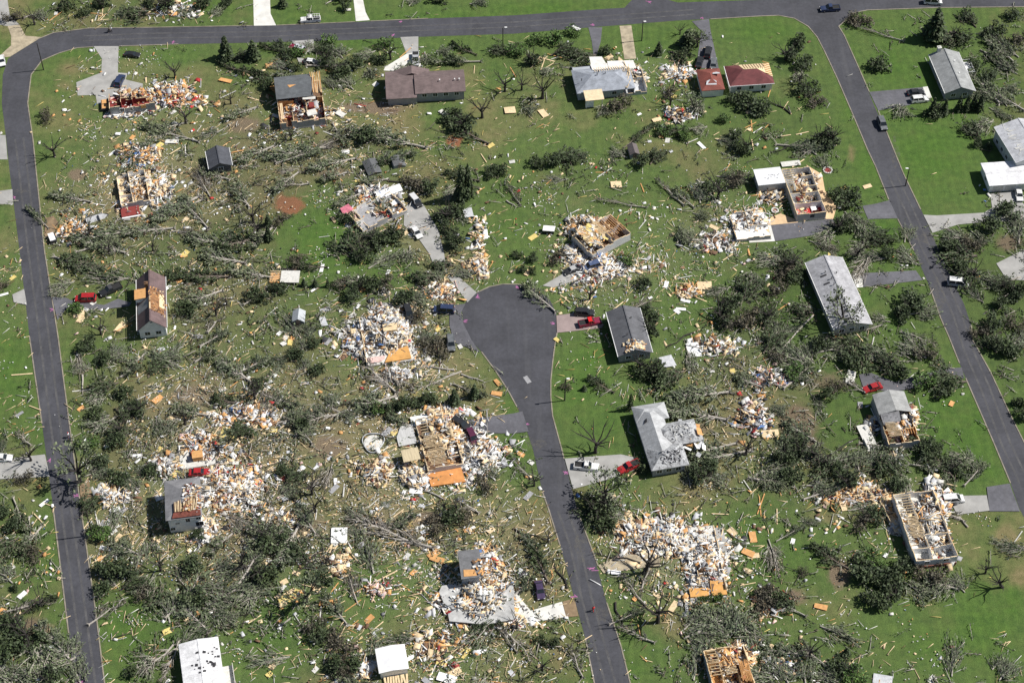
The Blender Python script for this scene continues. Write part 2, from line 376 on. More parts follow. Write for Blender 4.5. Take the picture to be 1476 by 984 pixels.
# kerb edging along the roads
kb = MB()
def kerbline(P, wd=.26):
    W = [G(x, y) for x, y in P]
    for a, b in zip(W[:-1], W[1:]):
        d = (b-a).normalized(); n = Vector((-d.y, d.x, 0))*wd/2; u = Vector((0, 0, .10))
        kb.add([a-n, b-n, b+n, a+n, a-n+u, b-n+u, b+n+u, a+n+u], [tuple(r) for r in BF])
for s in ('151.5,990 139,888 117,734 100,610 83.7,485 64,360 51.5,240 47.6,201 40,149 45,108 60.5,87.5 85,77 111,69.5 134,68', '172,67 257,64', '99,912 77,734', '60.5,610 42.5,485',
          '51.5,58 77,47.6 129,41 219,40 364,37.5', '399,37 512,32', '534,31 617,27', '1024,28 1096,23.7 1122,22.7 1145,27 1165,38.6 1178,54 1188.7,74.7 1206.7,113 1230,167 1250.5,216 1262,240 1281,288', '1294,316 1317,361', '1340.6,415 1356,459 1367.6,485 1383,523.6',
          '1392,545 1405,575 1430.7,634 1456.5,696', '1209,38.6 1230,19 1250.5,15 1353,11.6 1480,10.3', '1209,38.6 1217,51.5 1240,103 1253,133', '1266,160 1281,198 1302,250 1327,302', '1400,469 1402,490 1428,536.5 1456.5,598 1480,645',
          '687,422 705,413.5 725,409.5 749.5,410 774,418', '803,480 800,496 796.5,523 794,548 794,572 796.5,599 809,644.6 813,661', '694,507 714,534 734,565.6 745,586', '874.5,868 895,930 910,990', '843.6,919 858,990', '834,740 854,793 862,815', '782,709 791,734 807,785'):
    kerbline(pts(s))
struct(kb.build('kerb', M_KERB))
# ================================================================== GROUND
def gridax(a, b, st, far):
    c = list(np.arange(a, b+.01, st)); out = [c[0]-d for d in far][::-1]+c+[c[-1]+d for d in far]
    return np.array(out)
ax = gridax(-175, 175, 1.4, [8, 25, 80, 250, 800, 3000]); ay = gridax(168, 430, 1.4, [8, 25, 80, 250, 800, 3000])
GX, GY = np.meshgrid(ax, ay); nx, ny = len(ax), len(ay)
V = np.stack([GX.ravel(), GY.ravel(), np.zeros(nx*ny)], 1)
I = np.arange(nx*ny).reshape(ny, nx)
F = np.stack([I[:-1, :-1].ravel(), I[:-1, 1:].ravel(), I[1:, 1:].ravel(), I[1:, :-1].ravel()], 1)
gpx, gpy = PX(GX.ravel(), np.maximum(GY.ravel(), 20))
dry = samp(DRY, gpx, gpy)/9.0
gl = samp(LITTER, gpx, gpy)/9.0; gb = samp(BRUSH, gpx, gpy)/9.0
soil = np.zeros(nx*ny); red = np.zeros(nx*ny); vivid = np.zeros(nx*ny)
# x,y,rx,ry,amount,kind(0 soil,1 red,2 vivid green,3 extra dry)
for s in '''655,203,12,9,1,1;418,296,22,14,.9,1;405,292,10,16,.8,1;600,745,24,12,.9,3;612,747,18,9,.9,0;1150,612,24,26,1,0;1165,640,14,14,.8,0;1075,600,40,22,.8,3;1055,640,40,18,.8,3;1210,825,14,20,1,0
1145,860,22,12,.6,0;1450,775,22,28,.9,3;1470,830,20,20,.8,3;475,645,26,16,.8,0;480,700,20,30,.6,3;760,770,34,30,.8,3;790,760,22,20,.7,3;705,925,45,14,.7,3;805,945,16,30,.8,3;535,155,50,9,.7,0;555,160,24,6,.8,0
100,100,30,14,.6,3;95,125,20,10,.7,3;112,252,12,8,.9,0;275,570,30,16,.7,0;260,150,30,10,.4,3;300,275,20,22,.7,3;1228,222,8,22,.8,3;1240,290,8,14,.6,3;1252,245,6,10,.5,3;40,905,36,14,.8,0;50,890,20,26,.5,3;1385,355,20,20,.7,0;1455,350,20,12,.7,0
830,165,40,30,.3,3;905,200,60,20,.4,3;740,180,40,20,.3,3;1440,700,30,10,.4,3;1210,745,60,16,.6,3;1240,710,40,14,.6,0;1250,930,50,26,.4,3;1390,870,30,20,.5,3;1000,920,40,40,.15,3;970,900,34,40,.6,3;685,330,20,60,.2,3;690,385,12,16,.7,0;640,425,24,12,.6,0
470,350,60,55,1,2;545,395,70,24,.9,2;735,320,30,60,.45,2;960,330,60,60,.4,2;1225,130,14,60,.8,2;1290,90,30,40,.9,2;1330,110,40,30,.9,2;1340,220,70,60,1,2;1260,240,30,40,.9,2;1270,330,40,20,.9,2;1140,450,40,40,1,2;1240,430,20,20,.9,2
1290,380,50,30,.6,2;1400,620,50,60,1,2;1360,600,40,50,1,2;1420,680,30,16,.9,2;840,560,36,60,.8,2;850,520,30,50,.9,2;880,610,30,30,.7,2;930,545,20,14,.7,2;740,610,14,60,.6,2;15,530,30,70,.8,2;70,800,20,70,.6,2;185,910,40,50,1,2;390,900,60,60,.9,2;560,825,70,40,.5,2
665,30,150,14,.9,2;430,20,20,16,.7,2;780,12,80,10,.9,2;1060,8,60,6,.9,2;290,10,40,12,.7,2;100,75,40,10,.6,2;1100,45,50,20,.8,2;1020,430,50,26,.8,2;985,470,24,24,.7,2;1110,800,60,50,.7,2;1080,760,40,30,.5,2;900,960,40,30,.8,2;1420,900,60,60,.8,2;1460,870,20,30,1,2;1330,930,50,30,.6,2;930,60,60,24,.5,2
215,905,60,40,.6,2;1040,500,30,14,.6,2;1460,210,20,20,.7,2;1215,600,30,40,.6,2;1010,365,30,20,.7,2;1290,470,30,20,.7,2;60,620,14,30,.6,2;175,75,20,8,.7,2;250,80,40,14,.6,2;350,110,30,20,.5,2;510,60,60,8,.8,2;720,100,30,30,.3,2;560,640,60,30,.35,3;600,760,80,20,.45,3;640,930,60,40,.5,3;700,740,50,40,.55,3;440,560,60,30,.5,3;240,720,60,40,.5,3;520,560,40,16,.6,3;180,600,50,60,.35,3;330,600,60,30,.55,3;590,430,50,16,.5,3;440,230,60,30,.45,3;160,290,60,40,.5,3;150,350,60,30,.4,3;820,710,60,16,.5,3;1150,760,60,20,.35,3;1180,550,60,20,.4,0;1060,520,50,24,.45,3;350,180,30,14,.6,0;480,250,30,10,.6,0;650,545,40,14,.5,3;430,760,50,20,.6,0;990,620,40,20,.5,0;1250,730,50,12,.5,3'''.replace('\n', ';').split(';'):
    a = [float(q) for q in s.split(',')]; k = int(a[5])
    e = a[4]*np.exp(-(((gpx-a[0])/a[2])**2+((gpy-a[1])/a[3])**2)*.9)
    if k == 0: soil = np.maximum(soil, e)
    elif k == 1: red = np.maximum(red, e)
    elif k == 2: vivid = np.maximum(vivid, e)
    else: dry = np.maximum(dry, e)
dry = np.clip(dry*1.0-vivid*.35+gl*.08, 0, 1)
gnd = fastmesh('ground', V, F, [])
ca_ = gnd.data.color_attributes.new('cover', 'FLOAT_COLOR', 'POINT')
ca_.data.foreach_set('color', np.stack([dry, soil, red, vivid], 1).astype(np.float32).ravel())
ca2 = gnd.data.color_attributes.new('mess', 'FLOAT_COLOR', 'POINT')
ca2.data.foreach_set('color', np.stack([gl, gb, gl*0, gl*0+1], 1).astype(np.float32).ravel())
m, n, b = newmat('grass'); g = geo(n); P = g.outputs['Position']
at = n.nodes.new('ShaderNodeVertexColor'); at.layer_name = 'cover'
at2 = n.nodes.new('ShaderNodeVertexColor'); at2.layer_name = 'mess'
sp = n.nodes.new('ShaderNodeSeparateColor'); n.links.new(at.outputs[0], sp.inputs[0])
sp2 = n.nodes.new('ShaderNodeSeparateColor'); n.links.new(at2.outputs[0], sp2.inputs[0])
def madd(n, a, k, c):
    t = n.nodes.new('ShaderNodeMath'); t.operation = 'MULTIPLY_ADD'
    for i, v in enumerate((a, k, c)):
        if isinstance(v, (int, float)): t.inputs[i].default_value = v
        else: n.links.new(v, t.inputs[i])
    return t.outputs[0]
nb = noise(n, .06, 6, P, .65); nm = noise(n, .5, 5, P, .7); nf = noise(n, 3.2, 4, P, .8)
grass = mix(n, at.outputs[1], (.086, .136, .042), (.070, .138, .030))
grass = mix(n, 1.0, grass, ramp(n, nm, [(.32, (.72, .74, .8)), (.68, (1.28, 1.22, 1.1))]), 'MULTIPLY')
wvm = n.nodes.new('ShaderNodeTexWave'); wvm.inputs['Scale'].default_value = .16; wvm.inputs['Distortion'].default_value = 3.0; wvm.inputs['Detail'].default_value = 2; n.links.new(P, wvm.inputs['Vector'])
grass = mix(n, 1.0, grass, ramp(n, wvm.outputs['Fac'], [(.2, .96), (.8, 1.04)]), 'MULTIPLY')
grass = mix(n, ramp(n, noise(n, .13, 6, P, .7), [(.48, 0.0), (.78, .5)]), grass, (.12, .14, .05))
dryc = mix(n, ramp(n, nm, [(.35, 0.0), (.65, 1.0)]), (.165, .145, .068), (.24, .19, .105))
fd = madd(n, nb, 1.7, madd(n, sp.outputs[0], 1.4, -1.44))
fd = madd(n, nf, .35, fd)
c = mix(n, ramp(n, fd, [(.0, 0.0), (.55, .85)]), grass, dryc)
soilc = mix(n, ramp(n, nf, [(.3, 0.0), (.7, 1.0)]), (.13, .092, .062), (.235, .18, .13))
fs = madd(n, nm, .9, madd(n, sp.outputs[1], 1.3, -.70))
c = mix(n, ramp(n, fs, [(.0, 0.0), (.35, .95)]), c, soilc)
fr = madd(n, nm, .9, madd(n, sp.outputs[2], 1.3, -.85))
c = mix(n, ramp(n, fr, [(.0, 0.0), (.3, .9)]), c, (.27, .105, .06))
# broken twigs, leaves and chaff pressed into the turf
vd = noise(n, 7.0, 2, P, .9)
ft = madd(n, sp2.outputs[1], .22, vd)
c = mix(n, ramp(n, ft, [(.60, 0.0), (.72, .75)]), c, (.05, .055, .03))
fw = madd(n, sp2.outputs[0], .30, noise(n, 5.5, 2, P, .95))
c = mix(n, ramp(n, fw, [(.70, 0.0), (.80, .75)]), c, (.33, .28, .20))
c = mix(n, 1.0, c, ramp(n, nf, [(.25, .72), (.75, 1.28)]), 'MULTIPLY')
n.links.new(c, b.inputs['Base Color']); b.inputs['Roughness'].default_value = 1.0
b.inputs['Specular IOR Level'].default_value = .1
bp = n.nodes.new('ShaderNodeBump'); bp.inputs['Strength'].default_value = .6; bp.inputs['Distance'].default_value = .25
n.links.new(nf, bp.inputs['Height']); n.links.new(bp.outputs[0], b.inputs['Normal'])
gnd.data.materials.append(m); struct(gnd)
# ================================================================== HOUSES
HOUSEPOLY = []      # pixel polygons kept clear
def frame(A, B, C, z, name, label, lm=None, keep=True, cat='house'):
    a, b, c = G(*A, z), G(*B, z), G(*C, z)
    e1 = b-a; e2 = c-b; s_ = e1+Vector((e2.y, -e2.x, 0))        # both measured sides share in the heading
    ux = s_.normalized(); uy = Vector((-ux.y, ux.x, 0)); D = abs(e2.dot(uy)); W = abs(e1.dot(ux))
    mid = (a+c)/2; mid.z = 0
    r = empty(name, mid, math.atan2(ux.y, ux.x)); tag(r, label, cat)
    if lm: LM.append((*[float(q) for q in PX(mid.x, mid.y)], lm))
    if keep:
        M = Matrix.Rotation(r.rotation_euler.z, 3, 'Z')
        HOUSEPOLY.append([tuple(float(q) for q in PX(p.x, p.y)) for p in [mid+M@Vector((sx*W/2, sy*D/2, 0)) for sx, sy in ((-1, -1), (1, -1), (1, 1), (-1, 1))]])
    return r, W, D
def gable(r, x0, x1, y0, y1, h, rise, axis, m, ov=.45, th=.14, name='roof'):
    mb = MB(); k0 = rise/((x1-x0)/2 if axis == 'y' else (y1-y0)/2)*ov
    if axis == 'y':
        xm = (x0+x1)/2
        mb.slab([(x0-ov, y0-ov, h-k0), (xm, y0-ov, h+rise), (xm, y1+ov, h+rise), (x0-ov, y1+ov, h-k0)], th)
        mb.slab([(xm, y0-ov, h+rise), (x1+ov, y0-ov, h-k0), (x1+ov, y1+ov, h-k0), (xm, y1+ov, h+rise)], th)
    else:
        ym = (y0+y1)/2
        mb.slab([(x0-ov, y0-ov, h-k0), (x1+ov, y0-ov, h-k0), (x1+ov, ym, h+rise), (x0-ov, ym, h+rise)], th)
        mb.slab([(x0-ov, ym, h+rise), (x1+ov, ym, h+rise), (x1+ov, y1+ov, h-k0), (x0-ov, y1+ov, h-k0)], th)
    return mb.build(name, m, r)
def ridgecap(r, x0, x1, y0, y1, h, rise, axis, m):
    mb = MB()
    if axis == 'y': mb.box(((x0+x1)/2, (y0+y1)/2, h+rise+.02), (.3, y1-y0+.9, .08))
    else: mb.box(((x0+x1)/2, (y0+y1)/2, h+rise+.02), (x1-x0+.9, .3, .08))
    return mb.build('ridge_cap', m, r)
def hip(r, x0, x1, y0, y1, h, rise, m, ov=.45, name='roof', th=.14):
    x0 -= ov; x1 += ov; y0 -= ov; y1 += ov; mb = MB()
    if x1-x0 > y1-y0:
        d = (y1-y0)/2; p, q = (x0+d, (y0+y1)/2, h+rise), (x1-d, (y0+y1)/2, h+rise)
        Q = [[(x0, y0, h), (x1, y0, h), q, p], [(x1, y1, h), (x0, y1, h), p, q], [(x0, y1, h), (x0, y0, h), p], [(x1, y0, h), (x1, y1, h), q]]
    else:
        d = (x1-x0)/2; p, q = ((x0+x1)/2, y0+d, h+rise), ((x0+x1)/2, y1-d, h+rise)
        Q = [[(x0, y0, h), (x1, y0, h), p], [(x1, y0, h), (x1, y1, h), q, p], [(x1, y1, h), (x0, y1, h), q], [(x0, y1, h), (x0, y0, h), p, q]]
    for P in Q: mb.slab(P, th)
    return mb.build(name, m, r)
def walls(r, x0, x1, y0, y1, h, m, rise=0, axis=None, name='wall'):
    mb = MB(); mb.box(((x0+x1)/2, (y0+y1)/2, h/2), (x1-x0, y1-y0, h))
    if axis:
        h0 = h-.001; rs = rise-.16
        if axis == 'y':
            xm = (x0+x1)/2; P = [(x0, y0, h0), (x1, y0, h0), (xm, y0, h+rs), (x0, y1, h0), (x1, y1, h0), (xm, y1, h+rs)]
        else:
            ym = (y0+y1)/2; P = [(x0, y1, h0), (x0, y0, h0), (x0, ym, h+rs), (x1, y1, h0), (x1, y0, h0), (x1, ym, h+rs)]
        mb.add(P, [(0, 1, 2), (4, 3, 5), (1, 4, 5, 2), (3, 0, 2, 5), (0, 3, 4, 1)])
    return mb.build(name, m, r)
def window(r, x, y, z, w_, h_, face, fm=None, door=False):
    d = .05; ho = face in 'ns'; s = {'n': (0, 1), 's': (0, -1), 'e': (1, 0), 'w': (-1, 0)}[face]
    dim = lambda a, t, b: (a, t, b) if ho else (t, a, b)
    f = MB(); c = Vector((x, y, z))+Vector((s[0], s[1], 0))*.02
    for dx, dz, a, b in ((0, h_/2, w_+.2, .1), (0, -h_/2, w_+.2, .1), (-w_/2-.05, 0, .1, h_), (w_/2+.05, 0, .1, h_), (0, 0, .06, h_)):
        if door and (dx, dz) == (0, -h_/2): continue
        f.box(c+(Vector((dx, 0, dz)) if ho else Vector((0, dx, dz))), dim(a, .1, b))
    g_ = MB(); g_.box(c, dim(w_, .06, h_))
    if door:
        p = g_.build('door', mat((.3, .22, .18), .5, .15, 2, key='door'), r); q = MB()
        q.box(c+(Vector((w_*.38, s[1]*.06, 0)) if ho else Vector((s[0]*.06, w_*.38, 0))), (.1, .1, .1)); q.build('handle', M_RIM, p)
    else:
        p = g_.build('window', M_GLASS, r); f.build('frame', fm or PAL['wht'], p)
def winrow(r, x0, x1, y0, y1, z, ns=3, nw=3, nn=2, ne=2, ww=1.2, wh=1.1):
    for i in range(ns): window(r, x0+(x1-x0)*(i+.7)/(ns+.4), y0, z, ww, wh, 's')
    for i in range(nn): window(r, x0+(x1-x0)*(i+.7)/(nn+.4), y1, z, ww, wh, 'n')
    for i in range(nw): window(r, x0, y0+(y1-y0)*(i+.7)/(nw+.4), z, ww, wh, 'w')
    for i in range(ne): window(r, x1, y0+(y1-y0)*(i+.7)/(ne+.4), z, ww, wh, 'e')
def vents(r, L, m=None):
    for x, y, z in L:
        mb = MB(); mb.cyl((x, y, z), .09, .7, 8); mb.box((x, y, z+.36), (.3, .3, .06)); mb.build('roof_vent', m or PAL['gry'], r)
def chimney(r, x, y, z, m, s=.9):
    mb = MB(); mb.box((x, y, z/2), (s, s, z)); mb.box((x, y, z+.06), (s+.2, s+.2, .12)); mb.box((x, y, z+.25), (.35, .35, .26)); mb.build('chimney', m, r)
def patch(r, P, m, th=.04, name='roof_patch', lab=None):
    mb = MB(); mb.slab(P, th); o = mb.build(name, m, r)
    if lab: o['label'] = lab
    return o
def onslope(x, y, x0, x1, y0, y1, h, rise, axis, dz=.08):
    if axis == 'y': t = 1-abs(x-(x0+x1)/2)/((x1-x0)/2)
    else: t = 1-abs(y-(y0+y1)/2)/((y1-y0)/2)
    return (x, y, h+rise*t+dz)
def debrispatch(r, cx, cy, sx, sy, n_, S, keys, name='torn_roofing', rs=None, size=.9):
    rs = rs or RS; mb = MB()
    for _ in range(n_):
        x = cx+rs.uniform(-sx, sx); y = cy+rs.uniform(-sy, sy); p = onslope(x, y, *S, dz=.12+rs.uniform(0, .15))
        mb.box(p, (rs.uniform(.3, 1)*size, rs.uniform(.1, .5)*size, .04), rs.uniform(0, 3.1), mi=PKI[keys[rs.randint(len(keys))]])
    return mb.build(name, PALL, r)
# ---- ruins
def rwall(r, a, b, h, mo, mi_, th=.2, ragged=.5, name='wall', seg=1.3, dz=0.0):
    a, b = Vector((*a, 0)), Vector((*b, 0)); L = (b-a).length
    if L < .3: return
    n_ = max(1, int(L/seg)); d = (b-a)/n_; rz = math.atan2(d.y, d.x); nrm = Vector((-d.y, d.x, 0)).normalized()
    mb = MB()
    for i in range(n_):
        hh = h*(.86-min(.85, ragged*1.25)*RS.rand()**1.3); c = a+d*(i+.5)
        mb.box(c+nrm*th*.25+Vector((0, 0, hh/2+dz)), (d.length+.001*i, th/2, hh), rz, 1)
        mb.box(c-nrm*th*.25+Vector((0, 0, hh/2+dz)), (d.length-.001*i, th/2, hh), rz, 0)
        mb.box(c+Vector((0, 0, hh+.04+dz)), (d.length, th*.8, .06), rz, 2)
    mb.build(name, [mi_, mo, PAL['tan']], r)
def ruin(r, x0, x1, y0, y1, h, floor, mo, mi_, parts=(), miss='', fh=.35, ragged=.35, joists=()):
    mb = MB(); mb.box(((x0+x1)/2, (y0+y1)/2, fh/2-.05), (x1-x0+.3, y1-y0+.3, fh+.0)); mb.build('foundation', mat((.36, .35, .34), .9, .25, .8, key='block'), r)
    mb = MB(); mb.box(((x0+x1)/2, (y0+y1)/2, fh-.02), (x1-x0-.02, y1-y0-.02, .1)); mb.build('floor', floor, r)
    W, D = x1-x0, y1-y0; q = lambda u, v: (x0+u*W, y0+v*D)
    t = .12
    for s, a, b in (('s', (x1-t, y0), (x0+t, y0)), ('n', (x0+t, y1), (x1-t, y1)), ('w', (x0, y0), (x0, y1)), ('e', (x1, y1), (x1, y0))):
        if s not in miss: rwall(r, a, b, h, mo, mi_, ragged=ragged, dz=fh)
    for u0, v0, u1, v1 in parts: rwall(r, q(u0, v0), q(u1, v1), h*.95, mi_, mi_, th=.14, ragged=ragged*1.2, name='partition_wall', dz=fh)
    for (u0, v0, u1, v1, n_, ax_) in joists:
        for i in range(n_):
            f = (i+.5)/n_; mb = MB()
            a, b = (q(u0, v0+(v1-v0)*f), q(u1, v0+(v1-v0)*f)) if ax_ == 'x' else (q(u0+(u1-u0)*f, v0), q(u0+(u1-u0)*f, v1))
            c = ((a[0]+b[0])/2, (a[1]+b[1])/2, h+fh+.16+RS.uniform(-.03, .03)); L = math.hypot(b[0]-a[0], b[1]-a[1])
            mb.box(c, (L*RS.uniform(.75, 1), .09, .2), math.atan2(b[1]-a[1], b[0]-a[0])+RS.uniform(-.04, .04)); mb.build('joist', PAL['tan'] if ax_ == 'x' else PAL['org'], r)
def furn(r, L):
    for k, x, y, rz in L:
        mb = MB(); R = Matrix.Rotation(rz, 3, 'Z'); p = lambda a, b_, c: R@Vector((a, b_, c))+Vector((x, y, .38))
        if k == 'bed': mb.box(p(0, 0, .25), (2, 1.5, .4), rz, PKI['wht']); mb.box(p(-.75, 0, .5), (.4, 1.2, .14), rz, PKI['lg']); mb.box(p(-1.03, 0, .5), (.08, 1.6, 1), rz, PKI['brn'])
        elif k == 'sofa': mb.box(p(0, 0, .25), (2, .9, .4), rz, PKI['mar']); mb.box(p(0, .4, .55), (2, .2, .7), rz, PKI['mar']); mb.box(p(-.95, -.05, .4), (.2, .8, .6), rz, PKI['mar']); mb.box(p(.95, -.05, .4), (.2, .8, .6), rz, PKI['mar'])
        elif k == 'table':
            mb.box(p(0, 0, .72), (1.5, .9, .06), rz, PKI['brn'])
            for sx in (-.65, .65):
                for sy in (-.35, .35): mb.box(p(sx, sy, .36), (.07, .07, .7), rz, PKI['brn'])
        else: mb.box(p(0, 0, .45), (1.8, .6, .85), rz, PKI['wht']); mb.box(p(0, 0, .9), (1.86, .66, .05), rz, PKI['gry']); mb.box(p(.3, 0, .93), (.5, .4, .03), rz, PKI['slv'])
        o = mb.build({'bed': 'bed', 'sofa': 'sofa', 'table': 'table'}.get(k, 'kitchen_counter'), PALL)
        o.matrix_world = r.matrix_basis
        nm = {'bed': 'bed', 'sofa': 'dark red sofa', 'table': 'brown table'}.get(k, 'white kitchen counter')
        w0 = r.matrix_basis@Vector((x, y, 0)); px, py = PX(w0.x, w0.y)
        auto(o, nm+' standing in the open room', 'furniture', None, float(px), float(py))
M_DUST, n, b = newmat('road_dust'); g = geo(n); f_ = noise(n, .9, 6, g.outputs['Position'], .75); tb_ = n.nodes.new('ShaderNodeBsdfTransparent'); mx_ = n.nodes.new('ShaderNodeMixShader')
b.inputs['Base Color'].default_value = (.17, .16, .14, 1); n.links.new(ramp(n, f_, [(.44, 0.0), (.72, .6)]), mx_.inputs[0]); n.links.new(tb_.outputs[0], mx_.inputs[1]); n.links.new(b.outputs[0], mx_.inputs[2]); n.links.new(mx_.outputs[0], [x for x in n.nodes if x.type == 'OUTPUT_MATERIAL'][0].inputs[0])
M_TRACK, n, b = newmat('tyre_wear'); g = geo(n); f_ = noise(n, .35, 6, g.outputs['Position'], .75); tb_ = n.nodes.new('ShaderNodeBsdfTransparent'); mx_ = n.nodes.new('ShaderNodeMixShader')
b.inputs['Base Color'].default_value = (.13, .128, .13, 1); n.links.new(ramp(n, f_, [(.35, .15), (.65, .8)]), mx_.inputs[0]); n.links.new(tb_.outputs[0], mx_.inputs[1]); n.links.new(b.outputs[0], mx_.inputs[2]); n.links.new(mx_.outputs[0], [x for x in n.nodes if x.type == 'OUTPUT_MATERIAL'][0].inputs[0])
def LP(r, x, y, z=0.0): return r.matrix_basis.inverted() @ G(x, y, z)
SID_W, SID_G, SID_B, SID_T = siding((.88, .88, .87)), siding((.33, .34, .36)), siding((.45, .48, .52)), siding((.52, .50, .44))
def simple_house(A, B, C, label, lm, roofc, axis, h=2.8, rise=1.6, wm=None, ns=3, nw=3, worn=0.0, cat='house', z=None, kind='gable', upper=0):
    r, W, D = frame(A, B, C, h, 'house', label, lm, cat=cat)
    X0, X1, Y0, Y1 = -W/2+.45, W/2-.45, -D/2+.45, D/2-.45; wm = wm or SID_W
    walls(r, X0, X1, Y0, Y1, h-.04, wm, rise if kind == 'gable' else 0, axis if kind == 'gable' else None)
    rm = shingle(roofc, worn)
    if kind == 'gable': gable(r, X0, X1, Y0, Y1, h, rise, axis, rm); ridgecap(r, X0, X1, Y0, Y1, h, rise, axis, rm)
    else: hip(r, X0, X1, Y0, Y1, h, rise, rm)
    winrow(r, X0, X1, Y0, Y1, 1.5, ns, nw, 2, nw)
    if upper: winrow(r, X0, X1, Y0, Y1, 4.2, ns, nw, 2, nw)
    mb = MB()
    for sx in (X0-.45, X1+.45): mb.box((sx, 0, h-.18), (.12, Y1-Y0+.9, .12))
    mb.build('gutter', PAL['wht'], r)
    return r, (X0, X1, Y0, Y1, h, rise, axis)
# ---- intact houses
r, S = simple_house((1362, 134.5), (1406.5, 130.6), (1382, 74.5), 'undamaged ranch house with pale grey gable roof and white rear deck', 'the intact grey-roofed ranch house', (.30, .31, .31), 'y', wm=SID_G, ns=2)
chimney(r, S[0]+2.2, S[3]+.3, 5.0, PAL['lg']); vents(r, [(1.4, 3, 3.9), (1.2, -2, 3.9)], PAL['wht'])
window(r, S[0], 0, 1.15, 1.0, 2.1, 'w', door=True)
mb = MB(); mb.box((S[1]+1.6, 3.2, .8), (2.9, 5.2, .12)); [mb.box((S[1]+.3+2.6*i, .8+4.8*j, .4), (.12, .12, .8)) for i in (0, 1) for j in (0, 1)]
mb.box((S[1]+3.0, 3.2, 1.75), (.07, 5.2, .08)); mb.box((S[1]+1.6, .65, 1.75), (2.9, .07, .08)); mb.box((S[1]+1.6, 5.75, 1.75), (2.9, .07, .08))
for i in range(18): mb.box((S[1]+3.0, .7+i*.29, 1.3), (.05, .05, .9))
mb.build('deck', PAL['wht'], r)
r, S = simple_house((1199, 479.5), (1251.8, 464), (1217, 366), 'long grey-roofed house under a stripped tree beside the asphalt drive', 'the long grey-roofed house', (.40, .40, .42), 'y', wm=SID_T, worn=.25)
vents(r, [onslope(x, y, *S, dz=.2) for x, y in ((-1.5, 6), (-.7, 3.5), (-.8, 1.5), (1.0, 5), (1, -1))], PAL['dk'])
patch(r, [onslope(-2.8, 5, *S), onslope(-1.4, 5, *S), onslope(-1.4, 5.5, *S), onslope(-2.8, 5.5, *S)], PAL['dk'], name='skylight'); patch(r, [onslope(-2.8, 2.4, *S), onslope(-1.4, 2.4, *S), onslope(-1.4, 2.9, *S), onslope(-2.8, 2.9, *S)], PAL['dk'], name='skylight')
mb = MB(); mb.box((S[1]+.04, 4.4, 1.2), (.1, 4.8, 2.3)); mb.build('garage_door', PAL['wht'], r)
r, S = simple_house((890, 514.5), (940, 506.5), (923.4, 442), 'charcoal-roofed house with a torn tan hole at its lower roof end', 'the charcoal-roofed house', (.115, .118, .13), 'y', wm=SID_G, ns=2)
debrispatch(r, 0.2, -S[3]+1.4, 2.6, 1.5, 60, S, ['tan', 'tan', 'org', 'lg']); patch(r, [onslope(-2.6, S[2]+.2, *S), onslope(-.1, S[2], *S), onslope(-.1, S[2]+2.2, *S), onslope(-1.6, S[2]+1.6, *S)], PAL['brn'], name='roof_hole')
patch(r, [onslope(.1, S[2]+.4, *S), onslope(1.8, S[2]+.1, *S), onslope(2.0, S[2]+1.4, *S), onslope(.6, S[2]+2.4, *S)], PAL['tan'], name='roof_hole')
vents(r, [onslope(-1.0, -2, *S, dz=.2), onslope(1.0, 3, *S, dz=.2)], PAL['dk'])
# L shaped hip-roofed house
r, W, D = frame((939, 679), (990, 669), (961, 578), 2.8, 'house', 'silver grey L-shaped house whose shingles are half scoured away', 'the silver L-shaped house')
X0, X1, Y0, Y1 = -W/2+.4, W/2-.4, -D/2+.4, D/2-.4
XM = X0+5.6; slv_, wrn_ = shingle((.42, .43, .44), .0), shingle((.42, .43, .44), .8)
walls(r, X0, XM, Y0+.3, Y1-.3, 2.76, SID_G); walls(r, X0+.02, X1, Y0, Y0+5.2, 2.74, SID_G, name='wing_wall'); walls(r, X0+.03, X1-.8, Y1-3.6, Y1, 2.73, SID_G, name='wing_wall')
hip(r, X0, XM, Y0+.6, Y1-.6, 2.8, 1.9, slv_); hip(r, X0, X1+.3, Y0, Y0+5.4, 2.84, 1.95, wrn_, ov=.5, name='wing_roof'); hip(r, X0, X1-.6, Y1-3.8, Y1, 2.86, 1.5, slv_, ov=.48, name='wing_roof')
walls(r, XM-.2, X1+4.6, Y0+6.2, Y0+11.2, 2.5, SID_G, name='wing_wall'); hip(r, X0+2.4, X1+4.8, Y0+6.0, Y0+11.6, 2.6, 1.8, wrn_, name='wing_roof')
for k_ in range(26):
    mb = MB(); mb.box((X1+4.2+RS.normal()*1.3, Y0+8+RS.normal()*2.2, 1.6+RS.rand()), (RS.uniform(.8, 2.4), RS.uniform(.5, 1.2), .06), R=(Matrix.Rotation(RS.uniform(0, 6), 3, 'Z') @ Matrix.Rotation(RS.normal()*.5, 3, 'X'))); mb.build('torn_panel', [PAL['slv'], PAL['wht'], PAL['org']][k_ % 3], r)
winrow(r, X0, X1, Y0, Y1, 1.5, 3, 4, 1, 0); S = (X0, X1, Y0, Y1, 2.8, 2.1, 'y')
debrispatch(r, W*.12, -D*.38, 2.4, 1.3, 120, (X0, X1, Y0, Y0+5.4, 2.95, 1.9, 'x'), ['dk', 'gry', 'slv', 'gry', 'dk'], size=.7); debrispatch(r, X1+1.2, Y0+8.6, 2.5, 2.0, 90, (X0, X1+6, Y0+6, Y0+11.6, 2.7, 1.75, 'x'), ['dk', 'gry', 'slv', 'lg'], size=.6)
patch(r, [(X0+.9, 3.2, 3.75), (X0+1.7, 3.4, 4.2), (X0+1.8, 4.4, 4.25), (X0+1.3, 4.1, 3.95)], PAL['dk'], name='roof_hole')
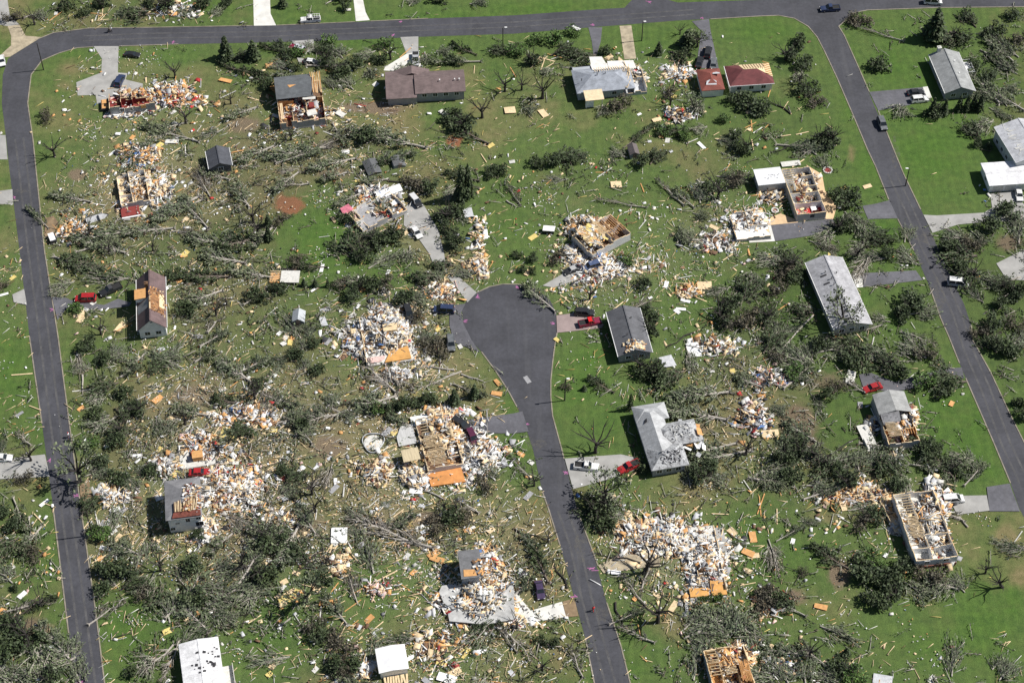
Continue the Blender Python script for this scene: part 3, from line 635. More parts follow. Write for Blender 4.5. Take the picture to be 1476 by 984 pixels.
patch(r, [(X1+4.7, Y0+6.8, 3.6), (X1+5.9, Y0+6.6, 3.15), (X1+5.9, Y0+8.6, 3.15), (X1+4.8, Y0+8.8, 3.6)], PAL['org'], name='roof_hole')
# brown roofed house with two blocks
r, W, D = frame((599, 134.5), (671.5, 131), (667.7, 100), 3.4, 'house', 'intact wide ranch house with two brown gable roof blocks', 'the brown two-block roofed house')
X0, X1, Y0, Y1 = -W/2+.4, W/2-.4, -D/2+.4, D/2-.4; br = shingle((.16, .118, .115))
walls(r, X0, X1, Y0, Y1, 3.36, SID_G, 1.5, 'x'); gable(r, X0, X1, Y0, Y1, 3.4, 1.5, 'x', br); winrow(r, X0, X1, Y0, Y1, 2.2, 4, 1, 2, 1)
a = LP(r, 557, 142.5, 2.8); b = LP(r, 596, 139, 2.8); c = LP(r, 551, 103.5, 2.8)
walls(r, a.x+.4, X0-.02, a.y+.4, c.y-.4, 2.76, SID_G, 1.7, 'x', name='wing_wall'); gable(r, a.x+.4, X0-.06-.45, a.y+.4, c.y-.4, 2.8, 1.7, 'x', br, name='wing_roof')
gable(r, X0-5.5, X0+3.5, Y1-1, Y1+1.6, 2.9, 1.5, 'y', br, ov=.3, name='porch_roof'); walls(r, X0-5.2, X0+3.2, Y1-.4, Y1+1.4, 2.86, SID_G, 1.4, 'y', name='porch_wall')
vents(r, [onslope(x, -1.2, X0, X1, Y0, Y1, 3.4, 1.5, 'x', dz=.2) for x in (0, 4, 5.2)], PAL['wht']); mb = MB(); [mb.box((X0+2+i*.6, Y0-.03, 2.9), (.35, .08, .3)) for i in (0, 1, 2, 3, 5, 7, 8, 13, 14, 15, 16)]; mb.build('soffit_vent', PAL['dk'], r)
# dark gable barn shed
r, S = simple_house((301, 243), (336, 238), (329.6, 212.4), 'small dark slate-roofed garage standing alone among fallen trees', 'the dark lone garage', (.075, .08, .095), 'y', h=2.5, rise=1.3, wm=siding((.10, .105, .12)), ns=1, nw=1, cat='garage')
# purple brown house
r, S = simple_house((197, 475.5), (241, 471), (238.7, 398), 'white one-and-a-half-storey house, purple-brown roof half stripped to the sheathing', 'the purple-brown gabled house', (.14, .095, .095), 'y', h=3.6, rise=2.9, wm=SID_W, ns=2, nw=3)
window(r, .1, S[2], 5.3, .5, .5, 's'); A2 = S
patch(r, [onslope(.15, -4.6, *S), onslope(S[1]*.95, -4.6, *S), onslope(S[1]*.95, 2.0, *S), onslope(.15, 2.4, *S)], mat((.27, .135, .06), .9, .5, 1.2, key='sheath'), name='bare_sheathing')
patch(r, [onslope(2.0, -2.6, *S, dz=.13), onslope(3.1, -2.8, *S, dz=.13), onslope(3.0, 1.8, *S, dz=.13), onslope(2.1, 1.4, *S, dz=.13)], PAL['tan'], name='plywood_patch')
patch(r, [onslope(-.1, -4.5, *S, dz=.2), onslope(.25, -4.5, *S, dz=.2), onslope(.1, -.4, *S, dz=.2), onslope(-.25, -.4, *S, dz=.2)], PAL['tan'], name='bare_rafter')
patch(r, [onslope(-3.2, -3.6, *S), onslope(-.4, -3.6, *S), onslope(-.4, -.4, *S), onslope(-3.4, -.9, *S)], mat((.36, .35, .34), .9, .3, 1, key='felt'), name='roofing_felt')
debrispatch(r, 1.6, -1, 1.8, 4, 60, S, ['brn', 'tan', 'org', 'brn'])
mb = MB(); mb.box((-2.4, 1.2, 4.9), (2.2, 2.6, 1.4)); dz = mb.build('dormer', SID_W, r); mb = MB(); mb.slab([(-3.7, -.4, 5.65), (-1.0, -.4, 6.0), (-1.0, 2.8, 6.0), (-3.7, 2.8, 5.65)], .12); mb.build('dormer_roof', PAL['org'], dz)
chimney(r, -.7, 3.2, 7.2, PAL['brn'], .7)
# white two storey house, torn roof
r, W, D = frame((240, 749), (292, 744.4), (287, 688), 5.2, 'house', 'white two-storey house with grey low roof torn open at one corner', 'the white two-storey house')
X0, X1, Y0, Y1 = -W/2+.4, W/2-.4, -D/2+.4, D/2-.4
walls(r, X0, X1, Y0, Y1, 5.1, SID_W); S = (X0, X1, Y0, Y1, 5.2, 1.1, 'y'); hip(r, X0, X1, Y0, Y1, 5.2, 1.1, shingle((.20, .20, .21)))
for (x, z, ww, wh) in ((-1.6, 3.2, .9, .5), (.7, 3.9, .9, 1.2), (3.0, 4.4, 1.0, 1.2), (3.0, 2.2, 1.6, 1.5), (-2.8, 1.4, 1, 1)): window(r, x, Y0, z, ww, wh, 's')
winrow(r, X0, X1, Y0, Y1, 3.6, 0, 3, 2, 3)
rd = mat((.17, .05, .035), .9, .6, 1.5, key='redsheath')
mb = MB(); mb.slab([(X0+1.0, Y0-.3, 5.62), (X1+.3, Y0-.3, 5.62), (X1+.2, Y0+1.0, 5.95), (X0+1.4, Y0+1.0, 5.95)], .1); mb.build('torn_eave', rd, r)
for i in range(26):
    mb = MB(); x = X0+1.6+i*(X1-X0-1.9)/26; mb.box((x, Y0+2.2+.03*i, 6.1), (.12, 2.6+.06*i, .16), RS.uniform(-.08, .08)); mb.build('bare_rafter', PAL['tan'] if i % 3 else PAL['brn'], r)
debrispatch(r, W*.26, -D*.05, 1.8, 3.8, 150, (X0, X1, Y0, Y1, 5.55, .9, 'y'), ['brn', 'org', 'mar', 'tan', 'wht', 'brn'], size=.8)
# bottom-edge white roofs
r, S = simple_house((268, 1012), (326, 1001), (313.6, 917), 'bright white-roofed building cut off by the lower edge, roof speckled with holes', 'the speckled white-roofed building', (.72, .72, .73), 'y', h=2.8, rise=.5, wm=SID_W)
for _ in range(26):
    x, y = RS.uniform(-2.2, 3.6), RS.uniform(-1, 4.5); s_ = RS.uniform(.1, .38); patch(r, [onslope(x+a*s_, y+b*s_*RS.uniform(.5, 1.4), *S) for a, b in ((-1, -.6), (.8, -1), (1, .7), (-.7, 1))], PAL['dk'], name='roof_hole')
mb = MB(); mb.box((S[1]+1.4, -1.5, .5), (2.2, 5, .15)); mb.box((S[1]+2.5, -1.5, 1.0), (.1, 5, .9)); mb.build('side_porch', PAL['lg'], r)
r, W, D = frame((546.7, 969.6), (590, 963), (582.7, 927.6), 2.6, 'shed', 'square flat white-roofed shed near the lower edge with broken front porch', 'the square white-roofed shed', cat='shed')
walls(r, -W/2+.3, W/2-.3, -D/2+.3, D/2-.3, 2.5, SID_W); gable(r, -W/2+.3, W/2-.3, -D/2+.3, D/2-.3, 2.6, .35, 'y', mat((.78, .78, .79), .6, .12, .8, key='wroof'), ov=.3); window(r, 0, D/2-.3, 1.4, 1, 1, 'n'); window(r, -W/2+.3, 0, 1.4, 1, 1, 'w'); window(r, W/2-.3, 0, 1.1, .9, 2, 'e', door=True)
for i in range(9):
    mb = MB(); mb.box((-2+i*.55, -D/2-1.2, .5+.1*RS.rand()), (.4, 2.6, .06), RS.uniform(-.12, .12)); mb.build('porch_board', PAL['tan'], r)
# right edge houses
r, S = simple_house((1425.6, 268.5), (1492, 263), (1480, 230), 'low white flat-roofed building with open porch at the right edge', 'the low white-roofed building', (.74, .74, .76), 'x', h=2.8, rise=.35, wm=SID_W, ns=3, nw=1)
mb = MB(); [mb.box((S[0]+2.2+i*3.2, S[2]-.03, 1.2), (2.6, .1, 2.1)) for i in range(3)]; mb.build('garage_door', PAL['lg'], r)
r, S = simple_house((1464, 236), (1530, 222), (1500, 170), 'tall pale house with dented white siding behind the low white building', 'the dented white house', (.50, .51, .54), 'y', h=4.6, rise=1.6, wm=siding((.62, .63, .62)), ns=2, nw=4, upper=0)
for i in range(14):
    patch(r, [onslope(S[0]+.4+RS.rand()*3, S[2]+1+i*.9, *S)]+[onslope(S[0]+.9+RS.rand()*3, S[2]+1.2+i*.9, *S), onslope(S[0]+.7+RS.rand()*2, S[2]+1.7+i*.9, *S)], PAL['lg'], name='torn_shingle')
# blue-grey half wrecked hip house with tan porch roof
r, W, D = frame((831, 136), (934, 124.5), (925, 86), 2.8, 'house', 'blue-grey hip-roofed house with a bare tan porch roof and gutted right end', 'the blue-grey house with tan porch roof')
X0, X1, Y0, Y1 = -W/2+.4, W/2-.4, -D/2+.4, D/2-.4
walls(r, X0, X0+(X1-X0)*.66, Y0, Y1, 2.76, SID_B); bs = shingle((.30, .325, .37)); hip(r, X0, X0+(X1-X0)*.80, Y0, Y1-1.5, 2.8, 1.9, bs)
S = (X0, X1, Y0, Y1-1.5, 2.8, 1.9, 'x')
for t in ((X1, Y0, X0+(X1-X0)*.66, Y0), (X1, Y1, X1, Y0), (X0+(X1-X0)*.66, Y1, X1, Y1)): rwall(r, t[:2], t[2:], 2.6, SID_B, PAL['wht'])
mb = MB(); mb.box((X1-2.9, 0, .2), (6.2, Y1-Y0-.5, .3)); mb.build('floor', PAL['slv'], r); rwall(r, (X1-3.4, Y0+.3), (X1-3.4, Y1-.3), 2.4, PAL['slv'], PAL['wht'], name='partition_wall'); rwall(r, (X1-3.2, 0), (X1-.3, 0), 2.4, PAL['slv'], PAL['wht'], name='partition_wall')
mb = MB(); mb.slab([(X0+5.2, Y1-3.6, 3.5), (X0+12, Y1-3.6, 3.5), (X0+12.2, Y1+.2, 2.95), (X0+5.0, Y1+.4, 2.95)], .1); mb.slab([(X0+5.2, Y1+.3, 3.0), (X0+9.3, Y1+.3, 3.0), (X0+8.8, Y1+3.6, 2.6), (X0+5.4, Y1+4.0, 2.6)], .1); mb.slab([(X0+9.6, Y1-3, 3.55), (X1-1.6, Y1-3.2, 3.3), (X1-1.8, Y1+.6, 2.9), (X0+9.8, Y1+1.2, 2.9)], .1)
mb.build('peeled_white_sheathing', mat((.72, .70, .66), .85, .18, .8, key='sheathw'), r)
for i in range(16):
    mb = MB(); mb.box((X0+5.6+i*.62, Y1-3.4, 3.75+.1*RS.rand()), (.12, 2.6, .16), RS.uniform(-.1, .1)); mb.build('bare_rafter', PAL['tan'], r)
for i in range(10):
    mb = MB(); mb.box((X1-4.8+RS.uniform(-1, 1), RS.uniform(Y0+1, Y1-1), 2.9+.5*RS.rand()), (.14, 3.6, .18), RS.uniform(-.7, .3), mi=0); mb.build('loose_rafter', PAL['tan'], r)
a = LP(r, 856, 139, 3.1); mb = MB(); mb.slab([(a.x-2.4, a.y-1.3, 2.9), (a.x+2.6, a.y-1.3, 2.9), (a.x+2.5, a.y+2.2, 3.5), (a.x-2.5, a.y+2.2, 3.5)], .14); pr = mb.build('porch_roof', mat((.72, .58, .38), .85, .2, 1.2, key='porchply'), r)
mb = MB(); [mb.box((a.x+sx, a.y-1.0, 1.4), (.16, .16, 2.8)) for sx in (-2.1, 2.1)]; mb.box((a.x-1.2, a.y-.6, 1.2), (2.2, .2, 2.4)); mb.build('porch_wall', PAL['wht'], r)
winrow(r, X0, X0+(X1-X0)*.66, Y0, Y1, 1.5, 3, 2, 2, 0); vents(r, [onslope(x, y, *S, dz=.2) for x, y in ((-3, .5), (-3.6, -1), (-1.4, -.8), (-8, -2))], PAL['dk'])
for x, y in ((-4.4, .4), (-3.2, .7), (-2.1, .2), (1, .4)): patch(r, [onslope(x+a_, y+b_, *S) for a_, b_ in ((0, 0), (.5, 0), (.4, .3), (0, .3))], PAL['dk'], name='roof_hole')
# red roofed house with garage
r, W, D = frame((1052, 124.5), (1116, 120), (1107.5, 91.4), 2.8, 'house', 'house with dark red hip roof in two parts, bare boards at its corner', 'the red-roofed house')
X0, X1, Y0, Y1 = -W/2+.4, W/2-.4, -D/2+.4, D/2-.4; rr = shingle((.145, .04, .042))
walls(r, X0, X1, Y0, Y1, 2.76, SID_W); hip(r, X0, X1, Y0, Y1, 2.8, 1.9, rr); winrow(r, X0, X1, Y0, Y1, 1.5, 3, 1, 2, 2); S = (X0, X1, Y0, Y1, 2.8, 1.9, 'x')
d_ = (Y1-Y0+.9)/2; ym = (Y0+Y1)/2; zt = 4.78; xr = X1+.45-d_; yb = Y1+.45
patch(r, [(xr-3.6, ym+.05, zt), (xr, ym+.05, zt), (X1+.4, yb, 2.88), (xr-4.2, yb, 2.88)], PAL['tan'], name='bare_sheathing'); patch(r, [(xr, ym, zt), (X1+.5, ym-1.6, 2.92), (X1+.5, yb, 2.92)], PAL['tan'], name='bare_sheathing')
for i in range(8): x = xr-3.2+i*.75; patch(r, [(x, ym+.4, zt-.1), (x+.16, ym+.4, zt-.1), (x+.2, yb-.2, 3.02), (x, yb-.2, 3.02)], PAL['brn'], name='rafter_gap')
for i in range(7): y = ym-1.0+i*.8; mb = MB(); mb.box((X1-.5, y, 3.5), (2.0, .12, .12), R=Matrix.Rotation(.42, 3, 'Y')); mb.build('bare_rafter', PAL['org'], r)
mb = MB(); mb.box((X0, Y0-.5, 2.72), (.14, .14, .14)); mb.box(((X0+X1)/2, Y0-.5, 2.72), (X1-X0+1, .12, .14)); mb.box((X0-.5, (Y0+Y1)/2, 2.72), (.12, Y1-Y0+1, .14)); mb.build('gutter', PAL['wht'], r)
a, b_, c_ = LP(r, 1011, 131.8, 2.6), LP(r, 1046, 130, 2.6), LP(r, 1039, 97.5, 2.6)
walls(r, a.x+.4, b_.x-.4, a.y+.5, c_.y-.5, 2.5, SID_W, name='garage_wall'); hip(r, a.x+.4, b_.x-.4, a.y+.5, c_.y-.5, 2.55, 1.3, shingle((.21, .06, .045)), ov=.3, name='garage_roof'); Sg = (a.x, b_.x, a.y, c_.y, 2.55, 1.5, 'x')
for x, y, s_ in ((-.2, -2.0, 1.3), (1.6, 1.2, .9)):
    cx = (a.x+b_.x)/2; cy = (a.y+c_.y)/2; patch(r, [onslope(cx+x+u*s_, cy+y+v*s_*.7, *Sg) for u, v in ((-1.2, -.8), (1, -1), (1.1, .2), (.2, 1), (-.9, .4))], PAL['slv'], name='bare_patch')
# half-roofed dark grey house with collapsed front
r, W, D = frame((403, 176), (472, 170), (461, 108), 3.0, 'wrecked_house', 'dark grey roofed house with collapsed open front half full of rubble', 'the half-collapsed dark-roofed house', cat='wrecked house')
X0, X1, Y0, Y1 = -W/2+.3, W/2-.3, -D/2+.3, D/2-.3
ruin(r, X0, X1, Y0, Y1, 3.0, PAL['brn'], SID_G, PAL['org'], parts=((0, .5, .35, .5), (.62, .5, 1, .5), (.62, .2, .62, .5), (.3, 0, .3, .25)), miss='', ragged=.6)
ym = Y0+(Y1-Y0)*.5; gable(r, X0, X0+(X1-X0)*.78, ym, Y1, 3.7, 1.6, 'x', shingle((.115, .125, .135)), ov=.25); S = (X0, X1, ym, Y1, 3.7, 1.6, 'x')
patch(r, [onslope(-2.4, ym+2.6, *S), onslope(-.6, ym+3.3, *S), onslope(-2.9, ym+3.4, *S)], PAL['org'], name='roof_hole')
for i in range(9):
    mb = MB(); mb.box((X0+(X1-X0)*.8+i*.29, (ym+Y1)/2, 4.1+.3*RS.rand()), (.14, Y1-ym, .16), RS.uniform(-.04, .04)); mb.build('bare_rafter', PAL['tan'] if i % 2 else PAL['org'], r)
for x in (X0+.6, X0+1.0): mb = MB(); mb.box((x, Y0+3.4, 3.5), (.3, 6.4, .12)); mb.build('wall_plank', PAL['tan'], r)
mb = MB(); mb.box((X1-3.4, Y0+3.2, 2.2), (2.6, 2.2, .15), .2); mb.build('loose_panel', PAL['lg'], r); mb = MB(); mb.box((X1-3.6, ym-.6, 3.2), (3.4, 1.0, .12), -.1); mb.build('loose_panel', PAL['lg'], r); mb = MB(); mb.box((X1-3.2, Y0+5.4, 1.8), (1.4, 1.8, 2.4)); mb.build('cabinet', PAL['mar'], r)
furn(r, [('table', X0+4, Y0+2.4, .3), ('bed', X1-4.4, Y0+1.6, 1.4)])
# two storey grey house, half a roof
r, W, D = frame((1280, 641), (1325, 632), (1304.5, 562), 3.1, 'wrecked_house', 'grey house keeping its roof over the far half, near rooms open to the sky', 'the half-roofed grey house', cat='wrecked house')
X0, X1, Y0, Y1 = -W/2+.2, W/2-.2, -D/2+.2, D/2-.2
ruin(r, X0, X1, Y0, Y1, 2.2, PAL['brn'], SID_G, PAL['org'], parts=((0, .28, .6, .28), (.5, 0, .5, .28), (.5, .28, .5, .52), (.5, .5, 1, .5), (.7, .28, 1, .28)), ragged=.3, fh=1.0, joists=((0, .1, .5, .4, 12, 'x'), (.5, .1, 1, .25, 6, 'y')))
y2 = Y0+(Y1-Y0)*.56; gable(r, X0, X1, y2+.5, Y1, 3.25, 1.1, 'y', shingle((.33, .335, .33)), ov=.25); mb = MB(); mb.slab([(X0, y2-2.6, 3.1), (X0+4, y2-2.4, 3.7), (X0+4.2, y2+.6, 4.1), (X0, y2+.6, 3.3)], .12); mb.build('hanging_roof', shingle((.25, .25, .26), .8), r)
winrow(r, X0, X1, Y0, Y1, 1.8, 2, 4, 2, 3)
mb = MB(); mb.box((X0-3.6, Y0+4, .45), (2.6, 7.5, .2), .1); mb.box((X0-4.6, Y0+2.0, .7), (.1, 3, .8), .1); mb.build('deck', PAL['lg'], r)
# roofless L house with white garage
r, W, D = frame((1150, 308), (1191.6, 304), (1167, 239.5), 2.8, 'roofless_house', 'roofless house showing white rooms and a red carpet, white flat garage attached', 'the roofless red-carpet house', cat='wrecked house')
X0, X1, Y0, Y1 = -W/2, W/2, -D/2, D/2
ruin(r, X0, X1, Y0, Y1, 2.6, PAL['lg'], SID_T, PAL['wht'], parts=((0, .24, 1, .24), (0, .46, .35, .46), (.55, .46, 1, .46), (.42, .24, .42, .36), (.58, .6, 1, .6), (.3, .6, .3, 1), (0, .8, .3, .8), (.6, .82, 1, .82)), ragged=.08, joists=((0, .62, .4, .98, 7, 'x'),))
mb = MB(); mb.box((0, Y0+(Y1-Y0)*.12, .42), (X1-X0-.5, (Y1-Y0)*.22, .05)); mb.build('red_carpet', PAL['red'], r)
mb = MB(); mb.box((.2, Y0+.0, 1.6), (1.1, .25, 1.1)); mb.build('window', M_GLASS, r)
a, b_, c_ = LP(r, 1094.5, 266, 2.8), LP(r, 1132.5, 262.6, 2.8), LP(r, 1122.3, 242, 2.8)
walls(r, a.x, X0-.12, a.y, c_.y, 2.6, siding((.50, .52, .53)), name='garage_wall'); mb = MB(); mb.slab([(a.x-.3, a.y-.3, 2.75), (X0-.25, a.y-.3, 2.75), (X0-.25, c_.y+.3, 2.85), (a.x-.3, c_.y+.3, 2.85)], .15); mb.build('garage_roof', mat((.70, .71, .73), .8, .15, 1.2, key='gr'), r)
for _ in range(14):
    x, y = (a.x+X0)/2+RS.normal()*1.1, (a.y+c_.y)/2+RS.normal()*.6; patch(r, [(x, y, 2.86), (x+.3, y, 2.86), (x+.25, y+.2, 2.86), (x, y+.15, 2.86)], PAL['gry'], name='roof_scar')
a = LP(r, 1140, 237, .2); mb = MB(); mb.box((a.x, a.y+.2, .3), (5, 1.8, .12)); mb.build('back_deck', PAL['lg'], r)
furn(r, [('table', 1.6, -1.5, .4), ('bed', 1.5, 3.0, 0), ('sofa', 0, 4.8, .8), ('sofa', -1.6, -.6, 2.0), ('counter', -1, 6.2, 0), ('bed', 1.6, -5.2, 1.6)])
# large roofless house lower right
r, W, D = frame((1321, 809), (1380, 801), (1345, 705), 2.9, 'roofless_house', 'long roofless house on a red brick base with white-walled rooms full of debris', 'the long roofless brick-based house', cat='wrecked house')
X0, X1, Y0, Y1 = -W/2, W/2, -D/2, D/2
ruin(r, X0, X1, Y0, Y1, 2.6, PAL['lg'], siding((.62, .64, .68)), PAL['wht'], parts=((0, .18, .42, .18), (.42, 0, .42, .3), (.55, .18, 1, .18), (.42, .3, .42, .55), (.42, .36, 1, .36), (0, .55, .3, .55), (.5, .55, 1, .55), (.55, .36, .55, .5), (.4, .6, .4, 1)), ragged=.22, fh=1.0, joists=((.05, .3, .38, .62, 16, 'x'), (0, .64, .4, .95, 8, 'x')))
mb = MB(); mb.box((0, Y0-.2, .5), (X1-X0, .12, .96)); o = mb.build('brick_base', mat((.30, .11, .075), .9, .3, 3, key='brick'), r)
for i in range(5): mb = MB(); mb.box((-2+i*1.2, Y0-.27, .55), (.5, .08, .35)); mb.build('vent_opening', PAL['dk'], r)
window(r, -2.2, Y0-.18, 2.4, 1, .8, 's'); window(r, 2.0, Y0-.18, 2.4, 1.2, .9, 's')
furn(r, [('sofa', 2, -5, .3), ('bed', 1.8, -1, 0), ('table', 1, 2.4, .7), ('bed', -2.4, -6.4, 1.2), ('counter', 2.2, 4.6, 1.5)])
# angled wreck in the middle
r, W, D = frame((853, 367), (905, 334), (880, 305), 2.8, 'wrecked_house', 'grey block-walled house at an angle, tan ceiling joists exposed above debris', 'the angled joist-topped wreck', cat='wrecked house')
X0, X1, Y0, Y1 = -W/2, W/2, -D/2, D/2
ruin(r, X0, X1, Y0, Y1, 2.8, PAL['brn'], siding((.50, .51, .53)), PAL['slv'], parts=((.3, 0, .3, .5), (.6, 0, .6, .6), (.3, .5, 1, .5), (.75, .5, .75, 1)), ragged=.25, joists=((.05, .35, .65, .98, 15, 'x'), (.55, .1, .98, .95, 9, 'y')))
debrispatch(r, -W*.22, 0, 2.2, 3.2, 90, (X0, X1, Y0, Y1, 3.0, .4, 'y'), ['tan', 'org', 'yel', 'lg'], size=1.6)
# wreck with deck (centre)
r, W, D = frame((617.5, 673), (668, 664), (647, 592), 2.5, 'wrecked_house', 'wrecked house with exposed floor joists, tan deck roof and orange floor', 'the wreck with the tan deck', cat='wrecked house')
X0, X1, Y0, Y1 = -W/2, W/2, -D/2, D/2
ruin(r, X0, X1, Y0, Y1, 2.0, PAL['brn'], SID_B, PAL['wht'], parts=((0, .34, .35, .34), (.3, .34, .3, .98), (.66, .2, .98, .2), (.66, .2, .66, .34), (.0, .62, .3, .62)), ragged=.75, miss='', joists=((.05, .02, .6, .34, 12, 'x'), (.05, .36, .62, .6, 10, 'x'), (.05, .64, .3, .98, 6, 'x')))
a = LP(r, 621.5, 701, .4); b_ = LP(r, 671, 694, .4); c_ = LP(r, 664, 672, .4)
mb = MB(); mb.slab([(a.x, a.y, .55), (b_.x, b_.y, .55), (b_.x-.1, Y0-.2, .55), (a.x-.2, Y0-.2, .55)], .45); mb.build('orange_floor', mat((.62, .27, .085), .85, .25, .7, key='ofl'), r)
mb = MB(); mb.box((X1-5.6, Y1+.4, .5), (6.4, 2.6, .3)); mb.build('white_slab', PAL['wht'], r)
a = LP(r, 582, 666, 2.4); b_ = LP(r, 607, 664, 2.4); c_ = LP(r, 603, 644, 2.4); mb = MB(); mb.slab([(a.x, a.y, 2.4), (b_.x, a.y, 2.5), (b_.x, c_.y, 2.5), (a.x, c_.y, 2.4)], .15)
dk = mb.build('deck_roof', mat((.55, .46, .30), .85, .25, 3, key='deckroof', streak=True), r); mb = MB(); [mb.box((x, y, 1.2), (.15, .15, 2.3)) for x in (a.x+.3, b_.x-.3) for y in (a.y+.3, c_.y-.3)]; mb.build('post', PAL['gry'], r)
a2 = LP(r, 575, 643, .5); b2 = LP(r, 602, 641, .5); c2 = LP(r, 597, 610, .5); mb = MB(); mb.slab([(a2.x, a2.y, .5), (b2.x, a2.y, .5), (b2.x, c2.y, .5), (a2.x+1.5, c2.y, .5), (a2.x, c2.y-3, .5)], .15); mb.build('grey_deck', mat((.50, .50, .49), .85, .2, 3, key='gdeck', streak=True), r)
# lower centre wreck
r, W, D = frame((666, 832), (706, 827), (700, 789), 4.2, 'wrecked_house', 'charcoal-roofed remnant of a house with white studs bare on the right', 'the charcoal-roofed remnant', cat='wrecked house')
X0, X1, Y0, Y1 = -W/2, W/2, -D/2, D/2; walls(r, X0+.2, X1-2.2, Y0+.3, Y1-.2, 3.8, SID_B); gable(r, X0, X1-1.6, Y0, Y1, 4.0, 1.3, 'x', shingle((.17, .172, .18)), ov=.2); S = (X0, X1, Y0, Y1, 4.0, 1.3, 'x')
winrow(r, X0+.2, X1-2.2, Y0+.3, Y1-.2, 2.6, 0, 2, 2, 0)
debrispatch(r, 1.6, -1.8, 1.8, 1.6, 30, S, ['org', 'tan', 'org', 'wht', 'brn'], size=1.1); patch(r, [onslope(X0+.4, Y0+.2, *S), onslope(X0+3.2, Y0+.1, *S), onslope(X0+2.8, Y0+1.4, *S), onslope(X0+.5, Y0+1.6, *S)], PAL['org'], name='bare_sheathing')
for i in range(10):
    mb = MB(); mb.box((X1-.7, Y0+.3+i*(D-.6)/9, 2.0+1.5*RS.rand()), (2.6*RS.uniform(.6, 1), .12, .16), RS.uniform(-.1, .1)); mb.build('bare_joist', PAL['wht'] if i % 3 else PAL['tan'], r)
    mb = MB(); mb.box((X1+.5, Y0+.3+i*(D-.6)/9, 1.5), (.12, .1, 3.0)); mb.build('stud', PAL['wht'], r)
mb = MB(); P_ = [LP(r, x, y) for x, y in pts('633,856 637,847 650,845 700,852 740,846 742,895 700,903 672,900 648,898 646,888 655,882 640,872')]; mb.slab([(p.x, p.y, .9) for p in P_], .2); mb.build('raised_terrace', mat((.46, .46, .45), .9, .35, .6, key='terr'), r)
mb = MB(); [mb.cyl((p.x*.97, p.y*.97, .36), .12, .7, 6) for p in P_]; mb.build('post', PAL['gry'], r)
# --- wrecks that are mostly floor
def wreck(A, B, C, label, lm, h=2.4, floor='lg', mo=None, mi_='wht', parts=(), miss='', ragged=.7, fh=.35, joists=(), name='wrecked_house'):
    r, W, D = frame(A, B, C, h*.4, name, label, lm, cat='wrecked house')
    ruin(r, -W/2, W/2, -D/2, D/2, h, PAL[floor], mo or SID_G, PAL[mi_], parts, miss, fh, ragged, joists); return r, W, D
r, W, D = wreck((160, 161), (226, 155), (222, 132), 'grey-walled house shell with red rooms, its right end blown into a debris trail', 'the grey shell with red rooms', h=2.9, floor='mar', mi_='mar', parts=((.25, .3, .25, 1), (.5, .4, .5, 1), (.25, .5, .8, .5)), miss='ne', ragged=.3)
window(r, -2.8, -D/2-.13, 1.6, 1, 1.1, 's'); window(r, -.4, -D/2-.13, 1.6, .6, 1.2, 's'); mb = MB(); mb.box((2.8, -D/2-.15, 1.9), (1.3, .1, 1)); mb.build('plywood_patch', PAL['org'], r)
mb = MB(); mb.box((-W/2-1.4, .4, .5), (1.9, 3.8, .9)); mb.build('entry_stoop', PAL['dk'], r)
for i in (0, 1): mb = MB(); mb.box((-W/2-1.4, -.5+1.9*i, 1.0), (1.5, 1.6, .12)); mb.build('stoop_tile', PAL['org'], r)
r, W, D = wreck((176, 298), (217, 292), (208, 250), 'floor and low partition walls of a house strewn with tan debris', 'the tan floored house remains', h=2.3, floor='tan', parts=((.42, .1, .42, 1), (0, .55, .36, .55), (0, .35, .42, .35), (.5, .8, 1, .8)), miss='', ragged=.5, joists=((.5, .1, .95, .3, 4, 'y'),))
a = LP(r, 176, 315); b_ = LP(r, 203, 313); mb = MB(); mb.slab([(a.x, a.y, .5), (b_.x, a.y, .5), (b_.x, a.y+3.2, .7), (a.x, a.y+3.2, .7)], .3); mb.build('maroon_floor', PAL['mar'], r); mb = MB(); mb.box(((a.x+b_.x)/2, a.y-.3, .3), (b_.x-a.x, .4, .25)); mb.build('white_edge_board', PAL['wht'], r)
r, W, D = wreck((522, 338), (582, 303), (564, 275), 'skewed outline of a roofless house with a fallen tree inside its rooms', 'the tree-filled house outline', h=1.8, floor='gry', parts=((.7, 0, .7, .9), (.16, 0, .16, 1), (0, .4, .16, .4)), miss='', ragged=.6)
furn(r, [('bed', W*.4, .4, 0)])
a = LP(r, 574, 272); mb = MB(); mb.slab([(a.x-6.5, a.y-.9, .8), (a.x+.3, a.y-1.8, .8), (a.x+.8, a.y+.6, .9), (a.x-6.0, a.y+1.4, .9)], .12); mb.build('fallen_wall_panel', PAL['wht'], r)
a = LP(r, 500, 306); mb = MB(); mb.slab([(a.x-1.6, a.y-1.3, .8), (a.x+1.6, a.y-1.0, .8), (a.x+1.4, a.y+1.4, 1.1), (a.x-1.2, a.y+1.2, 1.1)], .1); mb.build('pink_panel', mat((.55, .16, .22), .8, .5, 1, key='pinkpanel'), r)
r, W, D = wreck((528, 527), (596, 516), (586, 452), 'demolished house buried in white debris with a bare orange floor edge', 'the white-rubble house', h=1.6, floor='lg', parts=((.5, .4, .5, .6), (.5, .6, .75, .6), (.3, .75, .6, .75)), miss='nse', ragged=.9)
a = LP(r, 555, 525); mb = MB(); mb.slab([(a.x, a.y, .75), (a.x+6.3, a.y+.2, .75), (a.x+6.0, a.y+4.2, .75), (a.x+1.6, a.y+3.0, .75)], .35); mb.build('orange_floor', mat((.62, .33, .10), .85, .25, .7, key='ofl2'), r)
a = LP(r, 540, 517); mb = MB(); mb.slab([(a.x+2.5*math.cos(t), a.y+1.7*math.sin(t), .7) for t in [math.pi+math.pi*i/7 for i in range(8)]], .5); mb.build('round_stoop', PAL['pink'], r)
